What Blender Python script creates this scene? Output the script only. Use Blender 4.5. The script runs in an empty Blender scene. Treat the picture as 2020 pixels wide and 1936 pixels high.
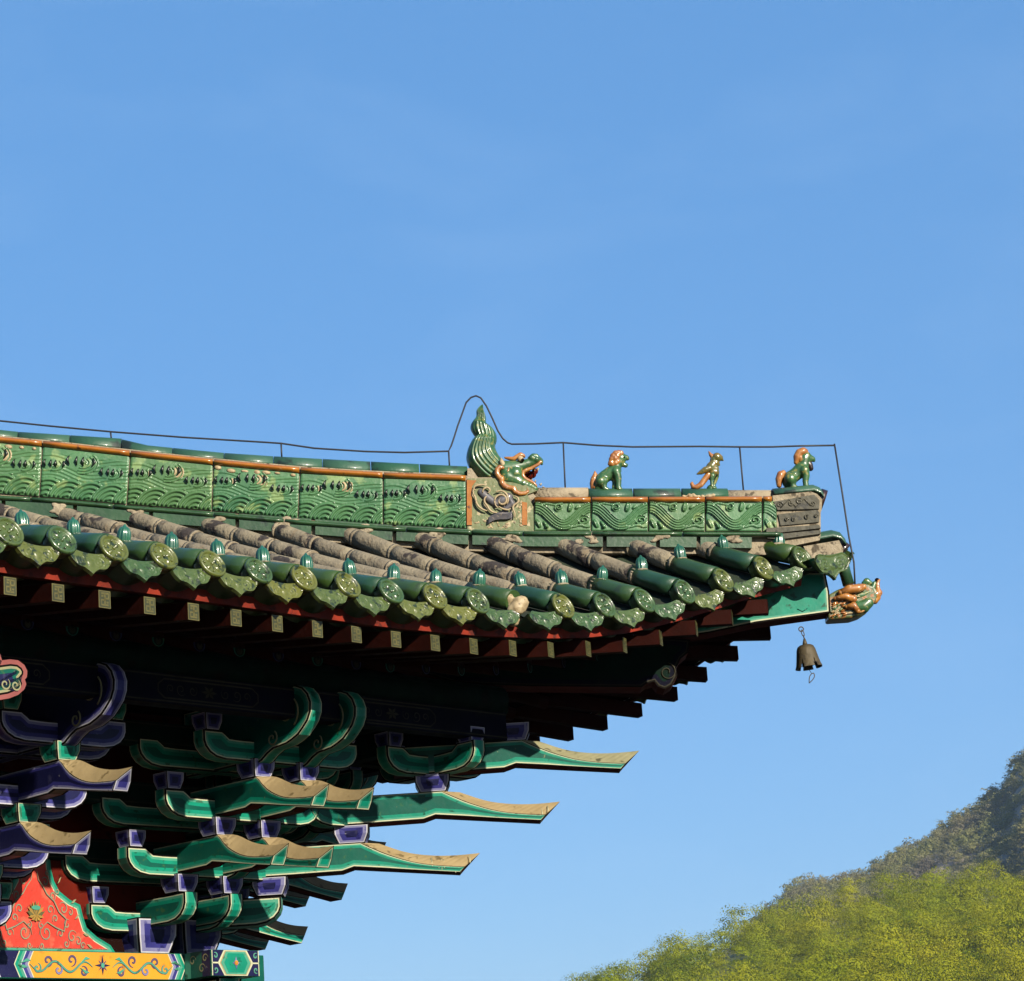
import bpy, bmesh, math, random
import numpy as np
from mathutils import Vector, Matrix
random.seed(7); np.random.seed(7)
sc = bpy.context.scene
# ------------------------------------------------------------------ camera
FPX, PITCH, ROLL, AZ = 5236.5, math.radians(14.854), math.radians(3.8995), math.radians(47.022)
EYE = 1.6
cam_d = bpy.data.cameras.new('camera'); cam = bpy.data.objects.new('camera', cam_d)
sc.collection.objects.link(cam); sc.camera = cam
cam_d.sensor_fit = 'HORIZONTAL'; cam_d.sensor_width = 36.0
cam_d.lens = FPX / 2020 * 36.0
cam_d.clip_start = 0.1; cam_d.clip_end = 20000
Fv = Vector((0, math.cos(PITCH), math.sin(PITCH))); Uv = Vector((0, -math.sin(PITCH), math.cos(PITCH))); Rv = Vector((1, 0, 0))
cr, sr = math.cos(ROLL), math.sin(ROLL)
cx = Rv * cr - Uv * (-sr); cx = Rv * cr + Uv * (-sr)
# picture right axis / up axis after the roll (the picture content is turned anticlockwise)
PX = Rv * cr - Uv * sr
PY = Rv * sr + Uv * cr
m = Matrix((PX, PY, -Fv)).transposed().to_4x4(); m.translation = Vector((0, 0, EYE)); cam.matrix_world = m
# ------------------------------------------------------------------ sky and sun
SUN_AZ, SUN_EL = math.radians(35), math.radians(23.5)    # azimuth: to the right of straight behind the camera
w = bpy.data.worlds.new('World'); sc.world = w; w.use_nodes = True
nt = w.node_tree; bg = nt.nodes['Background']; bg.inputs[1].default_value = 0.05
sky = nt.nodes.new('ShaderNodeTexSky'); sky.sky_type = 'NISHITA'; sky.sun_disc = False
sdir = Vector((math.sin(SUN_AZ) * math.cos(SUN_EL), -math.cos(SUN_AZ) * math.cos(SUN_EL), math.sin(SUN_EL)))
sky.sun_elevation = SUN_EL; sky.sun_rotation = math.atan2(sdir.x, sdir.y)
sky.air_density = 1.0; sky.dust_density = 0.6; sky.ozone_density = 1.6
hs = nt.nodes.new('ShaderNodeHueSaturation'); hs.inputs['Saturation'].default_value = 1.3; hs.inputs['Value'].default_value = .84
mx_ = nt.nodes.new('ShaderNodeMix'); mx_.data_type = 'RGBA'; mx_.inputs[0].default_value = .60; mx_.inputs[7].default_value = (.80, 2.34, 5.2, 1)   # haze-softened gradient
wt = nt.nodes.new('ShaderNodeTexCoord'); wm = nt.nodes.new('ShaderNodeMapping'); wm.inputs['Scale'].default_value = (1, 1, 2.2); wn = nt.nodes.new('ShaderNodeTexNoise'); wn.inputs['Scale'].default_value = 9; wn.inputs['Detail'].default_value = 5; wn.inputs['Distortion'].default_value = .6
wr = nt.nodes.new('ShaderNodeMapRange'); wr.inputs[1].default_value = .52; wr.inputs[2].default_value = .85; wr.inputs[4].default_value = .13
mc = nt.nodes.new('ShaderNodeMix'); mc.data_type = 'RGBA'; mc.inputs[7].default_value = (2.7, 4.1, 6.0, 1)
nt.links.new(wt.outputs['Generated'], wm.inputs[0]); nt.links.new(wm.outputs[0], wn.inputs['Vector']); nt.links.new(wn.outputs[0], wr.inputs[0]); nt.links.new(wr.outputs[0], mc.inputs[0])
nt.links.new(sky.outputs[0], hs.inputs['Color']); nt.links.new(hs.outputs[0], mx_.inputs[6]); nt.links.new(mx_.outputs[2], mc.inputs[6]); nt.links.new(mc.outputs[2], bg.inputs[0])
sl = bpy.data.lights.new('sun', 'SUN'); sl.energy = 5.0; sl.angle = math.radians(0.5); sl.color = (1.0, 0.90, 0.74)
so = bpy.data.objects.new('sun', sl); sc.collection.objects.link(so)
so.rotation_euler = (-sdir).to_track_quat('-Z', 'Y').to_euler()
sc.view_settings.view_transform = 'Standard'; sc.view_settings.look = 'None'
sc.view_settings.exposure = 1.7; sc.view_settings.gamma = 1
sc.render.engine = 'CYCLES'

# ------------------------------------------------------------------ frames
T = Vector((math.cos(AZ), math.sin(AZ), 0)); N = Vector((math.sin(AZ), -math.cos(AZ), 0)); Z = Vector((0, 0, 1))
O = Vector((-2.0455, 15.452, 1.4499 + EYE))        # column axis at the top of the wall plate
Mv = (T - N) / math.sqrt(2); Dv = (T + N) / math.sqrt(2)
CAMP = Vector((0, 0, EYE))
def W(u, v, z): return O + T * u + N * v + Z * z
def W2(u, v, z): return O + T * v + N * u + Z * z    # mirrored: the other facade
def ray(x, y): return Fv * FPX + PX * (x - 1010) + PY * (968 - y)
def onplane(x, y, n, c):
    d = ray(x, y); k = (c - (CAMP - O).dot(n)) / d.dot(n); return CAMP + d * k
def dp(x, y, off=0.0): return onplane(x, y, Mv, off)      # on the vertical plane of the hip ridge
def pvp(x, y, v): return onplane(x, y, N, v)
def DW(q, s, z): return O + Dv * (q * math.sqrt(2)) + Mv * s + Z * z

# ------------------------------------------------------------------ materials
ALB = .345      # the picks below are display tones; paint and glaze reflect less than half of that
def lin(c):
    if isinstance(c, str): c = [int(c[i:i + 2], 16) / 255 for i in (1, 3, 5)]
    return tuple(ALB * (x / 12.92 if x < .04045 else ((x + .055) / 1.055) ** 2.4) for x in c) + (1,)
MATS = {}
def mat(name, c1, c2=None, rough=.6, scale=8, c3=None, thr=.6, bump=.0, bscale=40, coat=0, rnd=0, c4=None, thr4=.68, spec=.35, soft=.06, metal=0, s3=None):
    m = bpy.data.materials.new(name); m.use_nodes = True; t = m.node_tree; b = t.nodes['Principled BSDF']; L = t.links.new
    tc = t.nodes.new('ShaderNodeTexCoord'); geo = t.nodes.new('ShaderNodeNewGeometry')
    def noise(s, d=4, off=0):
        n = t.nodes.new('ShaderNodeTexNoise'); n.inputs['Scale'].default_value = s; n.inputs['Detail'].default_value = d
        mp = t.nodes.new('ShaderNodeMapping'); mp.inputs['Location'].default_value = (off, off * .7, off * 1.3)
        L(geo.outputs['Position'], mp.inputs[0]); L(mp.outputs[0], n.inputs['Vector']); return n
    def ramp(src, a, bb):
        r = t.nodes.new('ShaderNodeMapRange'); r.inputs[1].default_value = a; r.inputs[2].default_value = bb; L(src, r.inputs[0]); return r.outputs[0]
    def mix(f, a, bb):
        x = t.nodes.new('ShaderNodeMix'); x.data_type = 'RGBA'
        L(f, x.inputs[0])
        for k, s in ((6, a), (7, bb)):
            if isinstance(s, tuple): x.inputs[k].default_value = s
            else: L(s, x.inputs[k])
        return x.outputs[2]
    n = noise(scale)
    cur = mix(ramp(n.outputs[0], .35, .65), lin(c1), lin(c2 or c1))
    if rnd:
        oi = t.nodes.new('ShaderNodeObjectInfo')
        cur = mix(ramp(oi.outputs['Random'], .25, 1.0), cur, lin(rnd))
    if c3: cur = mix(ramp(noise(s3 or scale * 1.7, 6, 5).outputs[0], thr, thr + soft), cur, lin(c3))
    if c4: cur = mix(ramp(noise(scale * 4, 6, 11).outputs[0], thr4, thr4 + .05), cur, lin(c4))
    L(cur, b.inputs['Base Color'])
    rr = t.nodes.new('ShaderNodeMapRange'); L(noise(scale * 2.3, 4, 3).outputs[0], rr.inputs[0])
    rr.inputs[3].default_value = max(0.04, rough - .1); rr.inputs[4].default_value = min(1, rough + .15); L(rr.outputs[0], b.inputs['Roughness'])
    b.inputs['Specular IOR Level'].default_value = spec; b.inputs['Metallic'].default_value = metal
    if coat: b.inputs['Coat Weight'].default_value = coat; b.inputs['Coat Roughness'].default_value = .12
    if bump:
        bn = t.nodes.new('ShaderNodeBump'); bn.inputs['Strength'].default_value = bump; bn.inputs['Distance'].default_value = .01
        L(noise(bscale, 5, 2).outputs[0], bn.inputs['Height']); L(bn.outputs[0], b.inputs['Normal'])
    MATS[name] = m; return m
mat('glaze', '#24492e', '#30583c', .34, 7, c3='#33472a', thr=.62, bump=.25, bscale=30, coat=.3, rnd='#3f5a22')
mat('glaze_face', '#3f5e34', '#4a6638', .34, 14, c3='#2a3a20', thr=.56, bump=.35, coat=.22, rnd='#72742c', c4='#1c2a18', thr4=.62)
mat('glaze_cap', '#24604a', '#2e7258', .28, 14, bump=.1, coat=.5)
mat('glaze_panel', '#558a58', '#3c744c', .46, 5, c3='#86a468', thr=.58, bump=.3, bscale=35, coat=.16, rnd='#54804c', c4='#1c4a2c', thr4=.70)
mat('glaze_ridge', '#345c46', '#456e56', .42, 4, c3='#2c3a30', thr=.58, bump=.25, coat=.15, rnd='#2f6044')
mat('glaze_band', '#274c2a', '#355f35', .4, 5, c3='#1c3520', thr=.6, bump=.2, coat=.25)
mat('orange', '#c07a1c', '#a86418', .3, 8, c3='#5a3010', thr=.64, coat=.4, bump=.15, c4='#c8a478', thr4=.69)
mat('orange_fig', '#c08030', '#a4642a', .48, 26, c3='#d8a878', thr=.6, coat=.4, bump=.1)
mat('green_fig', '#437546', '#335e36', .40, 22, c3='#8a8c48', thr=.56, coat=.2, bump=.1)
mat('olive_fig', '#6a6a30', '#8a7030', .3, 40, c3='#3a5a30', thr=.55, coat=.4)
mat('cream', '#c8b48c', '#b09a74', .6, 30, c3='#7a6a50', thr=.62, bump=.3)
mat('mortar', '#b8aa90', '#9a8c74', .9, 12, c3='#5c5240', thr=.58, bump=.8, bscale=60)
mat('greyfig', '#565660', '#6a6668', .5, 30, c3='#a09484', thr=.62, coat=.2)
mat('sleeve_glaze', '#4a6a3c', '#6c7040', .4, 26, c3='#a86a2c', thr=.52, coat=.3, bump=.3, c4='#c8b088', thr4=.63)
mat('pale_body', '#7c8050', '#6a7a4a', .5, 16, c3='#c4b48c', thr=.58, c4='#a0602c', thr4=.66, bump=.3)
mat('lichen', '#a69a80', '#857b69', .9, 4.5, c3='#38302e', thr=.565, bump=1.0, bscale=45, c4='#8f8068', thr4=.6, soft=.04, s3=5.5)
mat('pan', '#2e3c28', '#2a2c22', .6, 6, c3='#4a443a', thr=.56, bump=.5)
mat('greystone', '#4c4a3a', '#5a5644', .7, 14, c3='#35342a', thr=.58, bump=.5, coat=.1)
mat('darkglaze', '#1c0f0c', '#3a1a12', .4, 9, coat=.3)
mat('worn_red', '#6c3020', '#7c4a30', .6, 14, c3='#a08468', thr=.58, bump=.4)
mat('black', '#0b0806', '#140e0a', .7, 20, spec=.04)
mat('claw', '#04140c', '#082014', .4, 20)
mat('wire', '#15151c', '#1a1a22', .6, 30)
mat('redwood', '#5c160c', '#6b1d10', .65, 5, c3='#3a0e08', thr=.62, bump=.2, spec=.04)
mat('redboard', '#9c3018', '#70200f', .6, 9, c3='#5c1c10', thr=.56, spec=.16)
mat('soffit', '#200a07', '#1a0806', .8, 4, bump=.2, spec=.04)  # tone lowered to imitate the deep shade under the eave
mat('rafter', '#38130c', '#2c0e08', .7, 6, c3='#33110c', thr=.6, bump=.25, spec=.04)  # red-brown deepened so the rafters look shaded
mat('rafter_green', '#343c18', '#283014', .5, 20)
mat('gold', '#6e6834', '#5c582c', .45, 20)
mat('tan', '#b8a276', '#a8936a', .6, 9, c3='#7c6a44', thr=.6, c4='#c4b478', thr4=.72, bump=.15)
mat('tan_grey', '#a8a480', '#989470', .6, 9, c3='#5c5a40', thr=.6, c4='#c4b488', thr4=.70, bump=.2)
mat('shade_blue', '#0c0c26', '#0e1020', .7, 6, c3='#1a1a20', thr=.6, spec=.04)  # blue paint darkened to stand in for shade below the eave
mat('shade_green', '#0a2a20', '#0c2018', .7, 6, c3='#1c1c14', thr=.6, spec=.04)  # green paint with the eave's shade put into its colour
mat('shade_line', '#48463a', '#3a382c', .7, 14, spec=.04)  # outline paint dimmed to look shaded on the members under the eave
mat('line', '#d9dcb8', '#c8ccaa', .6, 20, c3='#8a9070', thr=.66, spec=.16)
mat('wline', '#d8d8e0', '#c6c6d4', .6, 20, c3='#8a8a98', thr=.66, spec=.16)
mat('g_light', '#56ac90', '#4a9c84', .45, 12, c3='#3a7058', thr=.6, c4='#7a8a6a', thr4=.70, bump=.08, spec=.16)
mat('g_mid', '#0c9a7e', '#10886e', .4, 10, c3='#0c5c46', thr=.6, c4='#7a8a6a', thr4=.70, bump=.1, spec=.16)
mat('g_dark', '#065a4c', '#0a6454', .4, 10, c3='#3a6a44', thr=.62, c4='#7a8a6a', thr4=.70, bump=.1, spec=.16)
mat('b_light', '#9090bc', '#8282ae', .45, 12, c3='#5c5c96', thr=.6, c4='#8a8a94', thr4=.70, bump=.08, spec=.16)
mat('b_mid', '#3e3e8c', '#34347c', .4, 10, c3='#26266a', thr=.6, c4='#8a8a94', thr4=.70, bump=.1, spec=.16)
mat('b_dark', '#181a48', '#1e2050', .4, 10, c3='#34345a', thr=.62, c4='#8a8a94', thr4=.70, bump=.1, spec=.16)
mat('red_panel', '#e03a20', '#d03018', .55, 6, c3='#d8583c', thr=.56, bump=.15, c4='#a03020', thr4=.66)
mat('yellow', '#eca414', '#e09a10', .5, 6, c3='#b87614', thr=.62, bump=.08)
mat('scroll', '#a09a6c', '#8c9070', .6, 30)
mat('lotus', '#b08a2c', '#98782a', .6, 30)
mat('violet', '#5c4a6a', '#4c3c60', .6, 30)
mat('pink', '#8c4440', '#a05650', .45, 12)
mat('bronze', '#4e442c', '#5c5034', .65, 14, c3='#3a3020', thr=.58, bump=.5, metal=.25)
mat('plaster', '#7c2416', '#6e2014', .8, 3, bump=.2)
mat('flag', '#2e2c28', '#242320', .9, 1.2, bump=.3)
mat('earth', '#1f2012', '#2a2a18', .95, .02, c3='#2a3018', thr=.55)
mat('hill_cover', '#6c7a2c', '#808030', .95, .05, c3='#4c5a22', thr=.5, bump=.8, bscale=.5)
mat('rock', '#b8aa9c', '#a0948a', .95, .03, c3='#4a4c30', thr=.5, bump=.8, bscale=.15, s3=.06)

# ------------------------------------------------------------------ mesh builder
class MB:
    def __init__(s): s.v = []; s.f = []; s.m = []; s.names = []; s.smooth = []
    def mi(s, n):
        if n not in s.names: s.names.append(n)
        return s.names.index(n)
    def add(s, vs, fs, m, smooth=False):
        o = len(s.v); s.v += [tuple(p) for p in vs]; k = s.mi(m)
        for f in fs: s.f.append([i + o for i in f]); s.m.append(k); s.smooth.append(smooth)
    def addm(s, vs, fs, ms, smooth=False):
        o = len(s.v); s.v += [tuple(p) for p in vs]
        for f, m in zip(fs, ms): s.f.append([i + o for i in f]); s.m.append(s.mi(m)); s.smooth.append(smooth)
    def grid(s, P, m, smooth=True, closed=False, mats=None):
        n = len(P); k = len(P[0]); vs = [p for r in P for p in r]; fs = []; ms = []
        for i in range(n - 1):
            for j in range(k if closed else k - 1):
                j2 = (j + 1) % k
                fs.append([i * k + j, i * k + j2, (i + 1) * k + j2, (i + 1) * k + j]); ms.append(mats(i, j) if mats else m)
        s.addm(vs, fs, ms, smooth)
    def box(s, c, X, Y, Zz, m):
        c = Vector(c); vs = [c + X * i + Y * j + Zz * k for i in (-1, 1) for j in (-1, 1) for k in (-1, 1)]
        s.add(vs, [[0, 1, 3, 2], [4, 6, 7, 5], [0, 4, 5, 1], [2, 3, 7, 6], [0, 2, 6, 4], [1, 5, 7, 3]], m)
    def hexa(s, v8, m):   # v8: bottom 4 (loop) + top 4 (loop)
        s.add(v8, [[0, 1, 2, 3], [4, 5, 6, 7], [0, 1, 5, 4], [1, 2, 6, 5], [2, 3, 7, 6], [3, 0, 4, 7]], m)
    def tube(s, pts, r, m, n=8, cap=True, smooth=True, up=Vector((0, 0, 1)), sq=1.0, mats=None):
        pts = [Vector(p) for p in pts]; R = r if isinstance(r, (list, tuple)) else [r] * len(pts); rows = []
        pn = None
        for i, p in enumerate(pts):
            t = (pts[min(i + 1, len(pts) - 1)] - pts[max(i - 1, 0)])
            t = t.normalized() if t.length > 1e-9 else Vector((1, 0, 0))
            if pn is None:
                a = up.cross(t)
                if a.length < .05: a = Vector((1, 0, 0)).cross(t)
            else: a = pn - t * pn.dot(t)
            a.normalize(); pn = a; b = t.cross(a)
            rows.append([p + (a * math.cos(2 * math.pi * j / n) * sq + b * math.sin(2 * math.pi * j / n)) * R[i] for j in range(n)])
        s.grid(rows, m, smooth, True, mats)
        if cap:
            for row in (rows[0], rows[-1]): s.add(row, [list(range(n))], m)
    def ell(s, c, X, Y, Zz, m, n=10, k=7):
        c = Vector(c); rows = []
        for i in range(k):
            th = math.pi * (i + .001) / (k - 1 + .002); rows.append([c + (X * math.cos(2 * math.pi * j / n) + Y * math.sin(2 * math.pi * j / n)) * math.sin(th) + Zz * math.cos(th) for j in range(n)])
        s.grid(rows, m, True, True)
    def sph(s, c, r, m, n=10, k=7): s.ell(c, Vector((r, 0, 0)), Vector((0, r, 0)), Vector((0, 0, r)), m, n, k)
    def build(s, name, parent=None, origin=None, recalc=True, local=False, remesh=None, root=None):
        me = bpy.data.meshes.new(name)
        og = Vector((0, 0, 0)) if local else (origin if origin is not None else ORG)
        vs = np.array([tuple(p) for p in s.v], dtype=float) - np.array(tuple(og))
        me.from_pydata(vs.tolist(), [], s.f)
        for n in s.names: me.materials.append(MATS[n])
        me.polygons.foreach_set('material_index', s.m); me.polygons.foreach_set('use_smooth', s.smooth)
        if recalc:
            bm = bmesh.new(); bm.from_mesh(me)
            if remesh is None: bmesh.ops.remove_doubles(bm, verts=bm.verts, dist=1e-5)
            bmesh.ops.recalc_face_normals(bm, faces=bm.faces); bm.to_mesh(me); bm.free()
        me.update()
        o = bpy.data.objects.new(name, me); sc.collection.objects.link(o)
        if parent is not None: o.parent = parent
        elif not local: o.location = og
        if remesh:
            md = o.modifiers.new('skin', 'REMESH'); md.mode = 'VOXEL'; md.voxel_size = remesh; md.use_smooth_shade = True
            sm = o.modifiers.new('soften', 'SMOOTH'); sm.iterations = 2; sm.factor = .5
        return o
ORG = Vector((0, 0, 0))
def thing(name, loc, label, cat, group=None):
    global ORG
    o = bpy.data.objects.new(name, None); sc.collection.objects.link(o); o.location = loc; o.empty_display_size = .2
    o['label'] = label; o['category'] = cat
    if group: o['group'] = group
    ORG = Vector(loc); return o
def inset(poly, d):
    n = len(poly); A = sum(poly[i][0] * poly[(i + 1) % n][1] - poly[(i + 1) % n][0] * poly[i][1] for i in range(n)); sg = 1 if A > 0 else -1
    out = []
    for i in range(n):
        p0, p1, p2 = Vector(poly[i - 1]), Vector(poly[i]), Vector(poly[(i + 1) % n])
        e1 = (p1 - p0); e2 = (p2 - p1)
        if e1.length < 1e-7 or e2.length < 1e-7: out.append(tuple(p1)); continue
        e1.normalize(); e2.normalize()
        n1 = Vector((-e1.y, e1.x)) * sg; n2 = Vector((-e2.y, e2.x)) * sg; b = n1 + n2
        if b.length < .3: b = n1.copy()
        b.normalize(); k = max(.45, b.dot(n1)); out.append(tuple(p1 + b * (d / k)))
    return out
# a board cut to a profile, painted in bands that follow its outline
def board(mb, poly, fr, s0, s1, rings, edge, sides=(0, 1), edgebands=None):
    """poly: (a, z); fr(a, s, z) -> world; rings: [(width, mat)...] last = fill; edge: mat"""
    n = len(poly)
    for side, s in ((0, s0), (1, s1)):
        if side not in sides: mb.add([fr(a, s, z) for a, z in poly], [list(range(n))], edge); continue
        cur = poly
        for wd, mt in rings[:-1]:
            nx = inset(cur, wd)
            mb.add([fr(a, s, z) for a, z in cur] + [fr(a, s, z) for a, z in nx], [[i, (i + 1) % n, n + (i + 1) % n, n + i] for i in range(n)], mt); cur = nx
        mb.add([fr(a, s, z) for a, z in cur], [list(range(n))], rings[-1][1])
    bands = edgebands or [(0, 1, edge)]
    for i in range(n):
        (a0, z0), (a1, z1) = poly[i], poly[(i + 1) % n]
        for b0, b1, mt in bands:
            sa = s0 + (s1 - s0) * b0; sb = s0 + (s1 - s0) * b1
            mb.add([fr(a0, sa, z0), fr(a1, sa, z1), fr(a1, sb, z1), fr(a0, sb, z0)], [[0, 1, 2, 3]], mt)
PAL = {'green': dict(l='line', a='g_light', b='g_mid', c='g_dark', e='black'), 'blue': dict(l='wline', a='b_light', b='b_mid', c='b_dark', e='black')}
def rings(p, s=1.0): P = PAL[p]; return [(.008 * s, 'black'), (.006 * s, P['l']), (.014 * s, P['a']), (.020 * s, P['b']), (0, P['c'])]
def ebands(p):
    P = PAL[p]; return [(0, .08, 'black'), (.08, .14, P['l']), (.14, .28, P['a']), (.28, .72, P['b']), (.72, .86, P['a']), (.86, .92, P['l']), (.92, 1, 'black')]

# ------------------------------------------------------------------ eave curves (measured along the facade)
FU = [-9, -.6, .08, .68, 1.28, 1.88, 2.48, 2.8]; FF = [0, 0, .045, .115, .195, .295, .43, .50]
RU = [-9, -.4, .2, .68, .98, 1.28, 1.58, 1.88, 2.18, 2.48, 2.75]; RR = [0, 0, .012, .036, .066, .117, .194, .286, .383, .467, .53]
def flare(u): return float(np.interp(u, FU, FF))
def rise(u): return float(np.interp(u, RU, RR))
VE, ZE = 2.35, 1.617
def v_e(u): return VE + flare(u)
def z_e(u): return ZE + rise(u)
def z_hip(q): return float(np.interp(q, [-8, -3, -.733, .555, 1.242, 1.909, 2.491, 2.85], [4.6, 3.25, 2.786, 2.548, 2.432, 2.352, 2.262, 2.19]))
def roofz(u, v):     # centre line height of the cover tubes
    q = min(u, 2.6); ve = v_e(u); zh = z_hip(q) - .055
    t = (ve - v) / max(ve - q, .05); return z_e(u) + (zh - z_e(u)) * (.80 * t + .20 * t * t)

G0 = Vector((O.x, O.y, 0))
temple = thing('temple_hall', G0, 'green tiled temple hall corner with painted brackets under its upturned eave', 'temple')
# ---- core: column, walls, beams
EXT = lambda u: float(np.interp(u, [-9, 1.5, 2.75], [.30, .30, 0]))
def W2E(u, v, z):
    k = min(1.0, max(0, (v - 1.2) / 1.0)); return W2(u, v + EXT(u) * k, z - .03 * k)
def quadw(fr, pts, m, mb): mb.add([fr(*p) for p in pts], [list(range(len(pts)))], m)
mb = MB()
for fr in (W, W2):
    vs = [fr(-9, -.10, -O.z), fr(.0, -.10, -O.z), fr(.0, -.10, .02), fr(-9, -.10, .02)]; bk = [p - (N if fr is W else T) * .18 for p in vs]
    mb.hexa(vs + bk, 'plaster')
    vs = [fr(-9, -.02, .02), fr(-.0, -.02, .02), fr(0, -.02, 1.5), fr(-9, -.02, 1.5)]; bk = [p - (N if fr is W else T) * .08 for p in vs]
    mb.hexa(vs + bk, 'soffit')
mb.build('wall', temple)
mb = MB(); mb.tube([W(0, 0, -O.z), W(0, 0, -1.0), W(0, 0, -.17)], [.19, .185, .17], 'redwood', 28)
mb.build('column', temple)
mb = MB(); mb.tube([W(0, 0, -O.z), W(0, 0, -O.z + .12), W(0, 0, -O.z + .2)], [.34, .33, .24], 'greystone', 28)
mb.build('column_base', temple)

# ---- plates crossing at the corner, painted
WP, LP, HP = .177, .416, .150
def painted_rect(mb, fr, x0, x1, z0, z1, s, m):   # thin raised paint sheet on a v = s face
    P = [fr(x0, s, z0), fr(x1, s, z0), fr(x1, s, z1), fr(x0, s, z1)]; mb.add(P, [[0, 1, 2, 3]], m)
def poly_sheet(mb, fr, pts, s, m): mb.add([fr(x, s, z) for x, z in pts], [list(range(len(pts)))], m)
def spiral(cx_, cz, r0, turns, a0, dirn=1, n=26, rmin=.15):
    out = []
    for i in range(n):
        t = i / (n - 1); r = r0 * (1 - t * (1 - rmin)); a = a0 + dirn * turns * 2 * math.pi * t; out.append((cx_ + r * math.cos(a), cz + r * math.sin(a)))
    return out
def stroke(mb, fr, pts, wd, s, m, taper=True):
    n = len(pts); L = []; Rr = []
    for i, (x, z) in enumerate(pts):
        x0, z0 = pts[max(i - 1, 0)]; x1, z1 = pts[min(i + 1, n - 1)]; dx, dz = x1 - x0, z1 - z0; l = math.hypot(dx, dz) or 1
        k = wd * .5 * ((1 - .75 * abs(2 * i / (n - 1) - 1) ** 3) if taper else 1)
        L.append(fr(x - dz / l * k, s, z + dx / l * k)); Rr.append(fr(x + dz / l * k, s, z - dx / l * k))
    mb.add(L + Rr, [[i, i + 1, n + i + 1, n + i] for i in range(n - 1)], m)
def dstroke(mb, fr, pts, wd, s, m, eps=.0016, out='violet'):
    stroke(mb, fr, pts, wd * 1.55, s, out); stroke(mb, fr, pts, wd, s + eps, m)
def chevron(mb, fr, x, z0, z1, wd, s, mats, sgn, amp=.03):
    zm = (z0 + z1) / 2
    for i, (wk, mt) in enumerate(mats):
        xa = x; xb = x + sgn * wk
        for za, zb, ea, eb in ((z0, zm, 0, 1), (zm, z1, 1, 0)):
            mb.add([fr(xa + ea * amp * sgn, s, za), fr(xa + eb * amp * sgn, s, zb), fr(xb + eb * amp * sgn, s, zb), fr(xb + ea * amp * sgn, s, za)], [[0, 1, 2, 3]], mt)
        x = xb
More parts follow.
